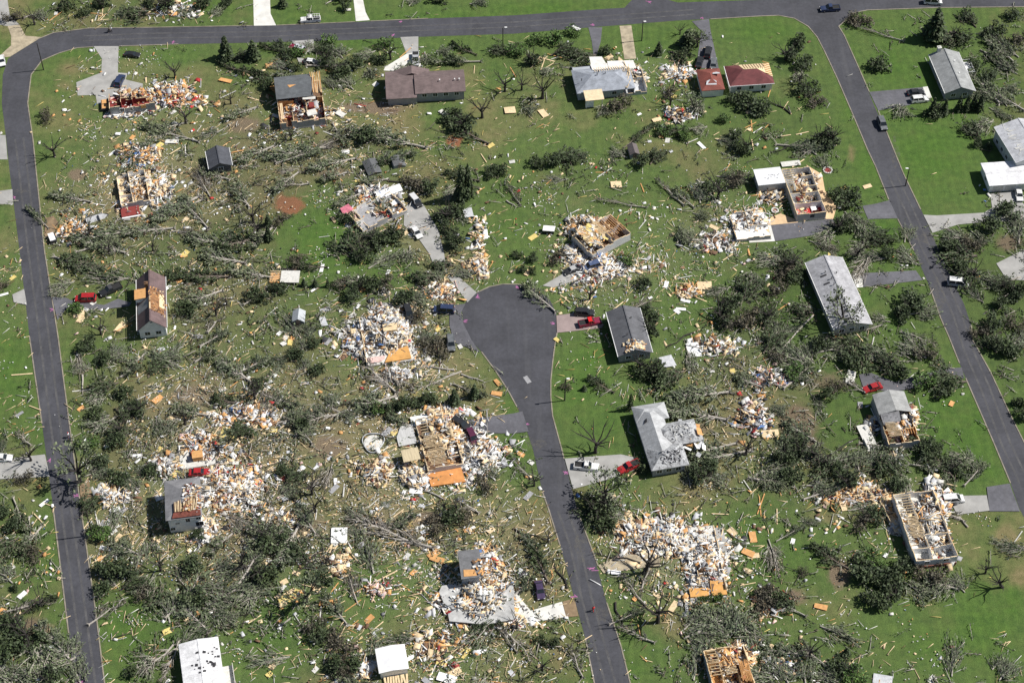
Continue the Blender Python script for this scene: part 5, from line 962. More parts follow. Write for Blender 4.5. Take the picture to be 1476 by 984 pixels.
for nm_, s_ in (('a', '131,990 96,734 80,610 64,485 47,360 33,240 28,200'), ('b', '882,990 862,919 846,862 829,785 811,734'), ('c', '1285,250 1310,302 1336,361 1358,405 1380,455 1396,505 1420,560 1450,640 1476,695'), ('d', '120,56 219,52 380,50 560,43 740,36 1000,18')):
    L_ = [G(x, y) for x, y in pts(s_)]; mb = MB()
    for off, wd in ((-1.0, .5), (1.1, .5)):
        for a_, b_ in zip(L_[:-1], L_[1:]):
            d_ = (b_-a_).normalized(); n_ = Vector((-d_.y, d_.x, 0)); mb.add([a_+n_*(off-wd/2), b_+n_*(off-wd/2), b_+n_*(off+wd/2), a_+n_*(off+wd/2)], [(0, 1, 2, 3)])
    o = mb.build('tyre_track', M_TRACK); o.location.z = .027; struct(o)
# manhole / patch on cul-de-sac
mb = MB(); mb.box((0, 0, .034), (1.1, 2.2, .006), .5); o = mb.build('road_patch', PAL['gry']); o.location = G(760, 547); tag(o, 'pale rectangular patch in the asphalt of the cul-de-sac stem', 'road patch')
# ================================================================== PEOPLE
def person(x, y, rz, shirt, trousers, hairc, label, stride=.25):
    J = dict(pel=(0, 0, .95), che=(0, 0, 1.3), nek=(0, 0, 1.5), hed=(0, .02, 1.66), hdt=(0, .02, 1.78))
    E = []; P = []; R_ = []
    def j(p, r_): P.append(p); R_.append(r_); return len(P)-1
    pel = j((0, 0, .95), .15); che = j((0, 0, 1.28), .17); nek = j((0, 0, 1.48), .065); hd = j((0, .02, 1.62), .10); ht = j((0, .02, 1.74), .075); nose = j((0, .12, 1.64), .02); E += [(pel, che), (che, nek), (nek, hd), (hd, ht), (hd, nose)]
    for s in (-1, 1):
        st = s*stride; sh = j((s*.2, 0, 1.42), .06); el = j((s*.27, -st*.5, 1.15), .045); wr = j((s*.27, st*.4+.08, .93), .03); pm = j((s*.27, st*.5+.1, .86), .035); E += [(che, sh), (sh, el), (el, wr), (wr, pm)]
        for q in range(4): f = j((s*.27, st*.5+.07+q*.022, .76), .009); E.append((pm, f))
        th = j((s*.235, st*.5+.13, .83), .01); E.append((pm, th))
        hp = j((s*.10, 0, .9), .10); kn = j((s*.11, st*.5+.03, .5), .06); an = j((s*.11, st, .09), .04); to = j((s*.12, st+.17, .04), .035); E += [(pel, hp), (hp, kn), (kn, an), (an, to)]
    me = bpy.data.meshes.new('person'); me.from_pydata(P, E, []); o = bpy.data.objects.new('person', me); COL.objects.link(o)
    sk = o.modifiers.new('skin', 'SKIN'); sv = me.skin_vertices[0].data
    for i, r_ in enumerate(R_): sv[i].radius = (r_, r_)
    sv[0].use_root = True; o.modifiers.new('sub', 'SUBSURF').levels = 1; o.modifiers['sub'].render_levels = 1
    me.materials.append(mat((.5, .32, .23), .6, .1, 2, key='skin')); o.location = G(x, y, .02); o.location.z = .02; o.rotation_euler.z = rz; tag(o, label, 'person')
    mb = MB(); mb.path([(0, 0, .98), (0, 0, 1.2), (0, 0, 1.42), (0, 0, 1.49)], [.19, .21, .215, .1], 12)
    for s in (-1, 1): st = s*stride; mb.path([(s*.19, 0, 1.43), (s*.275, -st*.5, 1.14)], [.085, .07], 8)
    mb.build('shirt', mat(shirt, .8, .2, 3, key=('cloth', shirt)), o)
    mb = MB(); mb.path([(0, 0, 1.0), (0, 0, .88)], [.19, .18], 12)
    for s in (-1, 1): st = s*stride; mb.path([(s*.10, 0, .92), (s*.11, st*.5+.03, .5), (s*.11, st, .1)], [.13, .095, .075], 8)
    mb.build('trousers', mat(trousers, .8, .2, 3, key=('cloth', trousers)), o)
    mb = MB(); mb.path([(0, -.01, 1.6), (0, -.01, 1.7), (0, 0, 1.77), (0, 0, 1.81)], [.115, .125, .10, .02], 10); mb.build('hair' if hairc[0] < .2 else 'cap', mat(hairc, .8, .2, 3, key=('cloth', hairc)), o)
person(99.5, 630, 1.7, (.7, .7, .72), (.05, .04, .09), (.6, .02, .03), 'person in white shirt and red cap walking at the left road edge')
person(100.5, 635, 1.5, (.05, .04, .08), (.03, .03, .05), (.04, .03, .02), 'person in dark clothes walking just behind the one with a red cap', .2)
person(855, 880, .6, (.6, .02, .02), (.5, .03, .03), (.05, .04, .03), 'person in red clothes walking on the cul-de-sac road')
person(158, 47, 2.6, (.03, .03, .04), (.03, .03, .035), (.04, .03, .02), 'person in dark clothes on the top-left road beside another')
person(161, 46, 1.2, (.5, .52, .55), (.03, .03, .035), (.04, .03, .02), 'person in grey shirt on the top-left road beside another')
# ================================================================== TREES
def rvec(rs, s=1.0): return Vector(rs.normal(size=3)*s)
def mk_fallen(seed, tone, n_leaf, leafs, bark):       # unit: trunk 10 m along +X, root at 0, crown width ~5
    rs = np.random.RandomState(seed); root = empty('fallen_tree', (0, 0, 0)); tb = MB()
    pts_ = [Vector((0, 0, .35)), Vector((3, rs.normal()*.2, .45)), Vector((6, rs.normal()*.3, .7)), Vector((8.4, rs.normal()*.4, .8)), Vector((10.4, rs.normal()*.5, .7))]; tb.path(pts_, [.26, .22, .15, .09, .03], 6)
    for i in range(9):
        a = i*.7; tb.tube((0, 0, .35), (-.5-.3*rs.rand(), .8*math.cos(a), .45+.8*math.sin(a)), .12, .02, 4)
    L = []; Dn = []; tips = []
    for i in range(30):
        t = 1.2+8.6*rs.rand(); k = min(3, int(t/3)); b = pts_[k].lerp(pts_[k+1], min(1, (t-3*k)/3)); side = rs.choice([-1, 1]); an = rs.uniform(.35, 1.05)*side
        ln = (3.6-.22*t)*rs.uniform(.5, 1.15); d = Vector((math.cos(an), math.sin(an), rs.uniform(-.1, .45))).normalized(); e = b+d*ln; e.z = max(e.z, .12)
        mid = b.lerp(e, .5)+Vector((0, 0, .2)); tb.path([b, mid, e], [.07, .045, .015], 3); tips.append((b, e, d))
        for q in range(3):
            f = rs.uniform(.3, .95); p = b.lerp(e, f); d2 = (d+rvec(rs, .45)).normalized(); e2 = p+d2*ln*.4; e2.z = max(e2.z, .1); tb.tube(p, e2, .025, .01, 3); tips.append((p, e2, d2))
    for i in range(n_leaf):
        b, e, d = tips[rs.randint(len(tips))]; f = rs.uniform(.25, 1.12); p = b.lerp(e, f)+rvec(rs, .22); p.z = max(.08, p.z); L.append(p); Dn.append(d)
    t_ = tb.build('trunk', bark, root)
    if n_leaf:
        V_, F_ = quads(np.array(L), leafs*rs.uniform(.5, 1.2, len(L)), 2.0, .5, np.array(Dn), rs); fastmesh('crown', V_, F_, [LEAF[tone]], None, root)
    return root
def mk_bush(seed, tone, n_leaf, squash, leafs, bark, name='leafy_tree', shape='round'):    # unit radius 1 -> built at radius 3
    rs = np.random.RandomState(seed); root = empty(name, (0, 0, 0)); tb = MB(); R_ = 3.0; H_ = 4.2*squash; nl = 7; lobes = []
    for i in range(9):
        a = rs.uniform(0, 6.28); q = rs.uniform(.15, .8)*R_; lobes.append((Vector((q*math.cos(a), q*math.sin(a), H_*rs.uniform(.3, .85))), rs.uniform(.7, 1.35)))
    tb.path([Vector((0, 0, 0)), Vector((rs.normal()*.1, rs.normal()*.1, H_*.35)), Vector((rs.normal()*.3, rs.normal()*.3, H_*.6))], [.24, .17, .1], 6)
    for c, _ in lobes:
        b = Vector((0, 0, H_*rs.uniform(.15, .45))); mid = b.lerp(c, .5)+Vector((0, 0, .25)); tb.path([b, mid, c], [.10, .06, .03], 4)
        for q in range(3): e = c+rvec(rs, .9); e.z = max(.15, e.z); tb.tube(c, e, .03, .01, 3)
    L = []; Dn = []
    for i in range(n_leaf):
        c, r_ = lobes[rs.randint(len(lobes))]; d = rvec(rs).normalized(); p = c+d*r_*rs.uniform(.55, 1.08)*1.05; p.z = max(.1, p.z); L.append(p); Dn.append(d+Vector((0, 0, -.3)))
    tb.build('trunk', bark, root)
    V_, F_ = quads(np.array(L), leafs*rs.uniform(.5, 1.25, len(L)), 1.35, .6, np.array(Dn), rs); fastmesh('crown', V_, F_, [LEAF[tone]], None, root); return root
def mk_brush(seed, tone, n_leaf, leafs, bark, name, rad=3.0, hgt=1.5, nst=46):
    rs = np.random.RandomState(seed); root = empty(name, (0, 0, 0)); tb = MB(); L = []; Dn = []; st = []
    tb.path([Vector((-rad*1.1, 0, .2)), Vector((0, .2, .5)), Vector((rad*.9, .1, .5))], [.22, .16, .05], 6)
    for i in range(nst):
        x, y = rs.uniform(-.9, .5)*rad, rs.normal()*.38*rad; a = rs.normal()*.45+y*.22; ln = rs.uniform(1.4, 3.6); z = max(.1, hgt*.5*(1-(y/rad)**2)*rs.rand())
        b = Vector((x, y, z)); d = Vector((math.cos(a), math.sin(a), rs.uniform(-.05, .35))); e = b+d*ln; e.z = max(.08, e.z); tb.path([b, b.lerp(e, .5)+Vector((0, 0, .12)), e], [.06, .045, .012], 3); st.append((b, e, d))
    for i in range(n_leaf):
        b, e, d = st[rs.randint(nst)]; p = b.lerp(e, rs.uniform(.1, 1.1))+rvec(rs, .28); p.z = max(.06, p.z); L.append(p); Dn.append(d)
    tb.build('trunk', bark, root); V_, F_ = quads(np.array(L), leafs*rs.uniform(.5, 1.25, len(L)), 2.2, .6, np.array(Dn), rs); fastmesh('crown', V_, F_, [LEAF[tone]], None, root); return root
def mk_conifer(seed, tone):      # height 6, radius 1.5
    rs = np.random.RandomState(seed); root = empty('conifer', (0, 0, 0)); tb = MB(); tb.path([(0, 0, 0), (0, 0, 3), (.05, 0, 6)], [.16, .1, .02], 6); L = []; Dn = []
    for i in range(620):
        z = .3+5.7*(1-math.sqrt(rs.rand())); r_ = 1.6*(1-z/6.1)*rs.uniform(.45, 1.08); r_ *= 1+.18*math.sin(z*7); a = rs.uniform(0, 6.28); L.append((r_*math.cos(a), r_*math.sin(a), z)); Dn.append((math.cos(a), math.sin(a), -.35))
    for i in range(26): z = .5+5*rs.rand(); a = rs.uniform(0, 6.28); r_ = 1.4*(1-z/6); tb.tube((0, 0, z), (r_*math.cos(a), r_*math.sin(a), z-.2), .03, .01, 3)
    tb.build('trunk', M_BARKD, root); V_, F_ = quads(np.array(L), .34*rs.uniform(.6, 1.2, len(L)), 1.5, .7, np.array(Dn), rs); fastmesh('crown', V_, F_, [LEAF[tone]], None, root); return root
def mk_snag(seed, bark, n_limb, spread, leafy=0):    # height 8 bare broken tree
    rs = np.random.RandomState(seed); root = empty('bare_tree', (0, 0, 0)); tb = MB(); H_ = 3.2; top = Vector((rs.normal()*.3, rs.normal()*.3, H_)); tb.path([Vector((0, 0, 0)), Vector((0, 0, H_*.5)), top], [.42, .32, .26], 7)
    br = MB(); L = []; Dn = []
    for i in range(n_limb):
        a = 6.28*i/n_limb+rs.uniform(-.4, .4); up = rs.uniform(.5, 1.6); b = Vector((0, 0, H_*rs.uniform(.55, 1))); d = Vector((math.cos(a)*spread, math.sin(a)*spread, up)).normalized(); ln = rs.uniform(3, 6)
        p1 = b+d*ln*.45; p2 = p1+(d+rvec(rs, .3)+Vector((0, 0, .2))).normalized()*ln*.4; p3 = p2+(d+rvec(rs, .4)).normalized()*ln*.3; br.path([b, p1, p2, p3], [.19, .13, .08, .02], 5)
        for q in range(4):
            s_ = p1.lerp(p2, rs.rand()); e = s_+(d+rvec(rs, .6)).normalized()*ln*.35; br.tube(s_, e, .05, .012, 3)
            for _ in range(leafy): L.append(e+rvec(rs, .45)); Dn.append(d)
    tb.build('trunk', bark, root); br.build('limb', bark, root)
    if leafy: V_, F_ = quads(np.array(L), .32*rs.uniform(.6, 1.2, len(L)), 1.5, .5, np.array(Dn), rs); fastmesh('crown', V_, F_, [LEAF[1]], None, root)
    return root
def mk_trunk(seed, bark):
    rs = np.random.RandomState(seed); root = empty('fallen_log', (0, 0, 0)); tb = MB(); p = [Vector((0, 0, .25)), Vector((3, rs.normal()*.25, .3)), Vector((6.5, rs.normal()*.5, .35)), Vector((10, rs.normal()*.8, .3))]; tb.path(p, [.3, .24, .17, .06], 6); tb.build('trunk', bark, root); br = MB()
    for i in range(5): b = p[1].lerp(p[3], rs.rand()); a = rs.choice([-1, 1])*rs.uniform(.4, 1); br.path([b, b+Vector((math.cos(a)*1.5, math.sin(a)*1.5, .3)), b+Vector((math.cos(a)*2.6, math.sin(a)*3, .3))], [.1, .06, .02], 4)
    br.build('limb', bark, root); mb = MB(); mb.tube((-.12, 0, .25), (.02, 0, .25), .22, .3, 7); mb.build('split_end', M_SPLIT, root); return root
LIB = {}
LIB['F0'] = [mk_fallen(s, 0, 820, .27, M_BARK) for s in (1, 2, 3)]; LIB['F1'] = [mk_fallen(s, 1, 700, .25, M_BARKG) for s in (4, 5, 6)]; LIB['F2'] = [mk_fallen(s, 2, 160, .22, M_BARKG) for s in (7, 8)]
LIB['B0'] = [mk_bush(s, 0, 760, .62, .30, M_BARKD) for s in (11, 12, 13, 14)]+[mk_brush(s, 0, 760, .27, M_BARK, 'leafy_tree', hgt=3) for s in (22, 23)]; LIB['B1'] = [mk_brush(s, 1, 560, .24, M_BARKG, 'battered_tree', hgt=2.4) for s in (15, 16, 17)]; LIB['B2'] = [mk_bush(s, 2, 560, .55, .24, M_BARKD, 'withered_tree') for s in (18, 19)]; LIB['B3'] = [mk_bush(s, 3, 620, .65, .32, M_BARK, 'green_bush') for s in (20, 21)]
LIB['P0'] = [mk_brush(s, 0, 460, .26, M_BARKG, 'brush_pile') for s in (31, 32)]; LIB['P1'] = [mk_brush(s, 1, 430, .24, M_BARKG, 'brush_pile') for s in (33, 34, 35)]; LIB['P2'] = [mk_brush(s, 2, 260, .2, M_BARKG, 'brush_pile') for s in (36,)]
LIB['C'] = [mk_conifer(s, 0) for s in (41, 42)]; LIB['S'] = [mk_snag(s, M_BARKD, 8, 1.0) for s in (51, 52, 53)]; LIB['SL'] = [mk_snag(54, M_BARKD, 9, 1.1, 14)]; LIB['L'] = [mk_trunk(s, M_BARKG) for s in (61, 62)]; LIB['LD'] = [mk_trunk(s, M_BARKD) for s in (63,)]
USED = set()
def inst(key, loc, rz, sc):
    v = LIB[key]; i = random.randrange(len(v)); o = v[i]
    if (key, i) in USED: o = dup(o)
    else: USED.add((key, i)); KIDS[o.name] = list(o.children)
    o.location = loc; o.rotation_euler = (0, 0, rz); o.scale = sc; return o
def onasphalt(x, y): return any(bool(inpoly(x, y, P)) for P in ROADS.values())
PH = {'F0': 'dark green fallen tree', 'F1': 'grey-green fallen tree', 'F2': 'bare grey fallen tree', 'B0': 'dark leafy tree crown', 'B1': 'pale battered tree crown', 'B2': 'brown stripped tree crown', 'B3': 'bright green bush', 'P0': 'dark green brush pile', 'P1': 'grey-green brush pile', 'P2': 'brown brush pile', 'C': 'small dark conifer', 'S': 'bare black broken tree', 'SL': 'thin-leaved broken tree', 'L': 'pale fallen log', 'LD': 'dark fallen log'}
GRPT = {'F': 'fallen trees across the lawns', 'B': 'battered trees and bushes', 'P': 'brush piles on the lawns', 'C': 'small conifers', 'S': 'bare broken trees', 'L': 'logs on the ground'}
def tree(key, x, y, rz, sc, x2=None, y2=None):
    o = inst(key, G(x, y), rz, sc); auto(o, PH[key], {'F': 'fallen tree', 'B': 'tree', 'P': 'brush pile', 'C': 'conifer', 'S': 'bare tree', 'L': 'log'}[key[0]], GRPT[key[0]], x if x2 is None else (x+x2)/2, y if y2 is None else (y+y2)/2); return o
def PB(s):      # x,y,r(m),tone
    for e in s.split():
        a = e.split(','); x, y, r_ = float(a[0]), float(a[1]), float(a[2]); t = a[3] if len(a) > 3 else '0'
        k = r_/3.0*((.70 if x < 1350 else .62) if r_ > 4 else .84 if r_ > 2.5 else 1.0)*(.86 if x < 480 and y > 480 else 1)*(.84 if t == '1' else 1)
        if t == '0' and r_ > 3.8 and random.random() < .3: PS('%g,%g,%g' % (x+random.uniform(-8, 8), y+random.uniform(-5, 6), random.uniform(4, 6.5)))
        tree('B'+t, x, y, random.uniform(0, 6.28), (k*random.uniform(.9, 1.15), k*random.uniform(.8, 1.05), min(1.15, .35+k*.6)))
def PF(s):      # root x,y > tip x,y,width,tone
    for e in s.split():
        a = e.split(','); x, y, x2, y2 = [float(q) for q in a[:4]]; wd = float(a[4]) if len(a) > 4 else 4; t = a[5] if len(a) > 5 else '1'
        d = G(x2, y2)-G(x, y); tree('F'+t, x, y, math.atan2(d.y, d.x), (d.length/10, wd/5.0*.82, .7+wd*.06), x2, y2)
def PC(s):
    for e in s.split():
        a = [float(q) for q in e.split(',')]; tree('C', a[0], a[1], random.uniform(0, 6.28), (a[3]/1.5, a[3]/1.5, a[2]/6))
def PS(s, key='S'):
    for e in s.split():
        a = [float(q) for q in e.split(',')]; k = a[2]/8; o = tree(key, a[0], a[1], random.uniform(0, 6.28), (k, k, k))
        if len(a) > 3: o.rotation_euler.x = a[3]
def PL(s, key='L'):
    for e in s.split():
        x, y, x2, y2 = [float(q) for q in e.split(',')[:4]]; d = G(x2, y2)-G(x, y); tree(key, x, y, math.atan2(d.y, d.x), (d.length/10, .8, .8), x2, y2)
# --- row by row over the picture
PB('20,28,4,2 95,10,3.5 125,22,3 150,8,4.5 175,22,3,1 200,24,4 215,8,3 240,12,4 268,22,3,1 290,10,4.5 312,20,3,1 325,8,3 60,25,3,1 68,172,4.5,2 348,84,3 377,110,3 405,72,2.5 430,78,3,3 388,128,3.5 495,3,2.5 498,15,2 630,3,3.5 595,5,2,1 690,6,2.5,1 465,75,3 490,78,2.5,1 475,62,2.5,3 404,96,3.5,1 425,102,3 470,95,4.2 490,108,4 515,95,3.5 535,106,3.5,1 500,122,3.5,1 478,122,3,1 548,88,3 555,68,3,3 530,80,3,1 412,84,2.5 445,72,2.5,1')
PB('615,86,3.2,1 640,76,2.8,1 652,92,2.5 720,76,2.8 740,70,3,1 665,180,6.5 650,168,4 530,200,6.5 512,192,4,1 552,196,4,1 745,76,3.5,3 775,62,3,3 800,60,4,3 826,50,3,3 812,76,4.5 842,86,3.5 770,92,4.2 790,104,3,1 875,78,2.6 892,156,6.6,2 870,160,3,1 965,136,3.2,2 1005,156,4.5,1 1078,158,7 1100,162,4 1060,148,3.5 1042,176,2,3 980,82,3.5 998,58,3.5 926,236,3.5 945,228,3 892,224,3,1 800,236,4 815,230,4 772,240,3 835,226,3,1 762,160,3,1 1060,200,3 1070,216,4 1046,206,3,1 1010,188,3,1 985,198,3,3 960,192,3,3')
PB('1240,36,6.2,2 1225,30,3,2 1150,66,4 1140,86,4 1162,96,4.5 1152,112,3,1 1166,136,4 1176,152,4,2 1186,200,5 1200,208,4 1166,216,4,1 1185,236,3,1 1345,52,3 1382,56,5.5 1396,30,4.5 1368,60,3.5 1430,46,5.5 1460,24,4.5 1470,60,4,2 1436,80,4.5,1 1452,100,4,1 1428,112,4 1270,100,5.4 1298,162,4.6,1 1344,166,4 1420,182,5.5,1 1402,192,3.5 1410,210,2 1455,130,3.5,1 1446,146,3,1 1404,96,3 1412,140,4,1')
PB('110,448,2.2,3 266,446,4 252,402,3 95,412,2.5,1 82,422,2,1 3,412,2.5,2 600,266,6,2 620,276,4 636,316,4 660,310,4 655,356,5 646,336,3 640,386,3 670,396,3,1 500,316,3 506,360,6.5 522,374,5 545,352,4 570,346,4 590,368,3.5,1 552,302,3.5,1 530,352,4 405,320,3,2 430,380,3.5,2 398,418,3 370,432,4 495,412,3,2 512,426,4 536,416,5 556,412,4.5,2 580,432,4.5 600,432,4,1 615,406,4 630,402,3,1 600,458,3.5,2 440,478,4.5,1 455,496,3 704,252,2.6 722,246,2.5 1010,282,4,1 1026,276,3.5 1060,262,4,2 1010,312,3,1 985,342,4,1 803,374,3.6,2 745,372,1.6 770,374,1.8 755,390,1.3 768,394,1.5 902,380,2.4,3 928,412,3 935,482,4 941,462,3.5 925,452,2.5')
PB('1050,442,5 1062,470,5.5,2 1040,460,4.5 1076,422,5 1086,404,3.5,1 1082,458,4.5,2 1130,396,5,2 1110,376,5.5,1 1120,422,4.5,2 1140,382,4 1150,402,3.5 1106,462,4.5 1120,482,3.5,1 1158,452,3 1216,296,6.8 1232,320,5.5,1 1215,332,4.5 1246,336,5.5,1 1190,342,4,1 1262,346,4 1236,362,4,1 1280,372,2.4 1306,340,3,1 1310,376,3.5,1 1225,434,3.5,1 1205,452,3,1 1312,440,7 1330,452,4.5,1 1298,458,4.5 1270,462,3,1 1380,370,7.5 1402,356,5.5,2 1370,358,4 1395,402,5.5 1384,392,5 1422,406,5.5,1 1442,412,4.5 1376,346,3.5,1 1446,310,6.5 1426,330,6.5 1462,322,4.5,1 1410,344,3.5,1 1462,426,4 1440,442,4.5 1460,472,5.5,2 1430,472,5.5 1412,482,4.5,2 1224,284,3.5')
PB('130,500,5 120,532,3,1 152,520,4.5 166,510,3.5,1 225,532,3.5 245,516,4,1 150,560,4 140,576,4,1 180,572,4 186,596,5 200,590,4.5 150,612,5.5,1 135,600,3.5 175,626,4 230,612,5,1 250,616,4.5,1 150,666,4.5 140,682,4.5,1 175,690,4.5 215,682,3.5 165,642,4 130,640,3.5,3 125,732,3.5 190,702,3.5,1 340,622,4 36,690,4.5,2 455,536,3.2 440,528,3,1 425,512,3.5 437,500,3,1 402,520,3,1 602,586,3 620,576,3 582,584,2.5 560,590,2.2 545,592,2,3 630,512,4,2 620,500,4,2 612,490,3.5,1 420,692,5 410,680,3 415,712,3.5,1 372,552,3 435,612,3.5 425,600,3.5,1 440,622,4,1 700,702,3.5,2 710,682,3,1 480,580,3,1 500,600,3,1 460,592,3.5,1')
PB('945,546,5.8 930,536,4.5 965,546,4 1022,676,4.5 1005,690,4 1030,692,3.5,1 815,560,1.8,2 925,674,1.6 872,736,5 856,726,4 881,720,3,1 862,742,4.5 1110,496,4 1130,512,5,1 1150,522,6,1 1166,510,4.5,1 1180,502,4.5 1200,506,5.5,1 1216,496,4.5 1240,510,5.5 1226,526,4.5 1260,512,4,1 1280,526,4.5 1292,536,4 1316,506,5.5,1 1335,514,4,2 1331,556,4.8,3 1367,552,5.8 1355,562,4 1120,516,3,2 1145,541,3.2,3 1205,562,3.5,2 1190,572,3 1120,592,3,1 1135,642,4.5 1150,652,5.5 1166,656,4.5,1 1130,662,4 1120,682,5.5,1 1106,692,4.5,1 1142,692,4.5 1190,672,4.5 1210,682,4.5 1236,666,4.5,1 1260,662,4.5,1 1272,672,4 1180,702,4.5,1 1290,666,4,1 1225,696,4 1330,642,4.5 1346,656,4 1386,666,5.5,1 1400,672,4.5,1 1375,676,4.5 1292,706,4.5 1302,700,3.5,1 1365,702,2.8,1 1442,502,6.5 1460,512,4.5 1426,496,4.5 1470,492,5,1 1468,582,2.6 1476,602,2.5')
PB('10,792,5 8,830,5,1 20,762,4.5 4,742,4 46,802,4.5,2 35,792,3 22,850,1.3 145,772,3.6,3 138,768,3 155,826,5.5 180,826,5.5 192,842,4.5 145,850,3.5 206,860,3.5,2 165,802,4.5,1 232,860,4.5 215,842,4.5,1 242,880,5.5,1 275,822,4.8 320,822,5.5,1 340,852,5.5,1 300,852,6.5,1 280,862,5.5 310,880,5.5,1 360,862,5.5,1 330,892,4.5,1 375,832,4.5 284,774,2.6 210,962,4,1 192,970,3 20,902,6.5 10,940,7.5 42,932,6.5 60,952,7,1 85,962,6.5,1 30,976,6.5,1 5,976,6,1 102,936,4.5,1 112,972,5.5,1 76,980,5 395,792,6 380,832,6 370,852,5,1 400,762,5,1 430,802,3.5 455,822,5,1 466,840,4 455,906,3.5,2 466,916,4 486,922,4.5,2 500,936,4,2 482,966,4.6 496,966,4.5,2 510,960,3.5 630,762,4,2 650,752,4.5 666,746,4.5,2 515,746,3.5,1')
PB('780,926,1.5 800,926,1.5 860,742,4.5 871,756,4.5 886,746,3.6,1 1000,896,4.5,1 1010,912,5.5,1 1032,906,5.5,1 1060,900,6.5,1 1080,916,5.5,1 1040,890,4.5,1 1095,872,4,2 1106,860,4,2 1242,756,4.8,2 1256,746,3.6 1246,830,6.5 1260,812,4.5,3 1270,832,5.5 1290,842,5.5 1300,822,4.5 1320,850,4.5,1 1340,832,5.5,2 1356,850,5.5,1 1260,866,4 1380,842,2.8,1 1290,858,4 1155,826,1.5,2 1105,862,4.5,2 1125,872,3.5 1110,950,3.6,1 1130,970,4.5,1 1100,976,4.5,1 1160,970,3.6,1 1230,976,3.6,3 1215,966,4 1195,976,4,1 1452,968,3.6,1 1438,958,2,1')
PC('327,84,8,2.2 366,85,7,2 408,10,4,1.4 949,78,4.5,1.3 990,66,6,2.4 1345,56,11,3.4 1343,165,6,1.3 1360,166,6,1.2 1381,160,6,1.1 1392,160,6,1.1 1402,158,6,1.1 1411,160,6,1.3 1424,214,2.5,1.2 665,288,13,1.8 675,284,12,1.7 388,346,5,1.3 387,324,4,1 439,412,2.6,.7 455,413,3.2,.8 473,413,3.2,.6 655,582,5.5,1.5 684,572,5,1.2 560,592,3,.9 575,590,3,.9 538,594,2.6,.8 552,592,2.8,.8 908,590,6,.8 927,680,3,1 1219,944,3,1 842,562,2,.7')
PB('1011,866,1.0,3 1020,865,1.0,3 1030,864,1.0,3 1038,862,1.0,3 686,904,.9 697,905,.9 709,905,.9 720,902,.9')
PS('50,36,6 235,15,6 253,112,6.5 268,178,7 333,150,5 79,226,7 563,86,7 728,132,7 695,170,8 500,196,4 782,142,9 752,130,6 420,202,5.5 966,152,6 1152,122,6 1158,132,5 128,336,7,.5 158,366,5 221,362,5 372,340,8 365,320,7 312,455,6 146,482,6 327,440,4 448,472,4 850,432,6 1035,286,8 1235,372,6 45,664,6 267,612,6 368,576,6 450,712,7 455,738,6 367,570,5 858,652,9 1075,655,7 902,697,5 1172,662,6 232,822,6 356,818,7,.4 378,776,6 40,922,7 60,872,5 948,896,10 928,826,10,.3 1445,846,7,.5 1420,826,5 1166,948,7 782,966,5 745,905,5 790,782,5 770,700,5 1205,456,7 470,812,5 655,740,5,.4 640,735,5 980,50,4')
PS('1005,68,6 116,694,10 1213,474,9 442,868,8 870,722,8 1000,160,6 330,640,5 1130,660,5', 'SL')
PF('285,286,215,322,8,1 268,178,222,192,5,1 330,100,378,112,4,0 345,104,312,90,3,0 370,156,322,174,5,1 285,205,205,184,5,1 250,190,200,215,4,1 703,208,636,174,6,0 612,214,522,192,7,1 470,214,382,230,6,1 400,236,462,220,6,1 512,230,442,246,6,1 395,212,340,236,6,1 480,180,500,215,4,1 395,74,374,66,2.5,0 692,90,622,92,4,1 686,80,650,64,3,0 445,96,520,100,6,1 440,122,400,108,5,1 560,110,605,92,4,1 1005,186,945,196,4,0 900,214,948,180,3,0 1160,222,1206,208,5,1 1120,210,1178,216,5,1 1475,160,1420,128,6,1 1440,150,1398,106,7,1 1460,90,1420,58,6,1 1300,60,1230,40,3,2')
PF('290,290,222,320,5,1 220,332,102,346,6,1 112,364,172,350,5,1 80,372,150,396,6,1 150,386,88,374,7,0 182,366,120,350,6,1 300,330,262,288,5,1 330,352,270,346,6,1 352,380,290,370,7,1 330,400,262,402,6,0 362,346,310,360,8,0 302,372,340,340,6,1 300,480,322,458,5,2 352,440,372,430,4,1 130,292,72,282,5,1 70,330,40,300,3,1 320,420,270,440,6,1 392,402,330,390,6,1 470,386,420,386,3,0 540,404,482,410,5,1 560,260,520,264,4,1 445,266,408,270,4,2 690,262,640,250,4,0 750,296,728,264,2.4,2 985,296,945,260,4,2 1022,350,976,344,5,1 800,450,756,412,6,1 1000,300,970,275,4,1 930,300,860,290,3,2 520,280,480,300,4,1 360,300,340,270,6,1 392,330,360,360,6,1 430,250,392,280,5,1 500,250,462,262,5,1 250,330,180,338,5,1 330,260,290,250,5,1')
PF('45,642,24,624,4,2 340,582,308,574,5,0 362,552,318,520,7,1 282,522,312,510,5,1 170,546,205,530,4,1 380,570,430,590,5,1 340,540,390,520,6,1 300,600,250,590,5,1 570,566,520,520,7,2 572,572,512,590,7,1 502,592,440,612,7,2 450,640,420,600,4,1 402,610,462,600,5,1 540,540,600,560,6,2 655,555,700,575,4,1 290,500,330,480,5,1 210,510,180,540,5,1 884,566,846,546,4,0 1050,566,972,576,7,1 1046,606,958,592,8,1 1000,592,948,602,7,1 1082,650,1000,668,6,1 1060,640,992,658,6,1 942,646,962,642,4,1 985,615,958,628,3,1 1245,566,1222,552,4,2 1376,692,1330,642,6,0 1100,560,1060,545,5,1 1130,560,1170,530,6,1 1020,560,960,580,6,1 1300,480,1350,500,5,2 1240,640,1300,650,5,1 1390,700,1420,670,4,1 1180,640,1130,610,5,1 1160,720,1220,700,5,1 1080,690,1130,700,6,1 1310,670,1360,680,5,1')
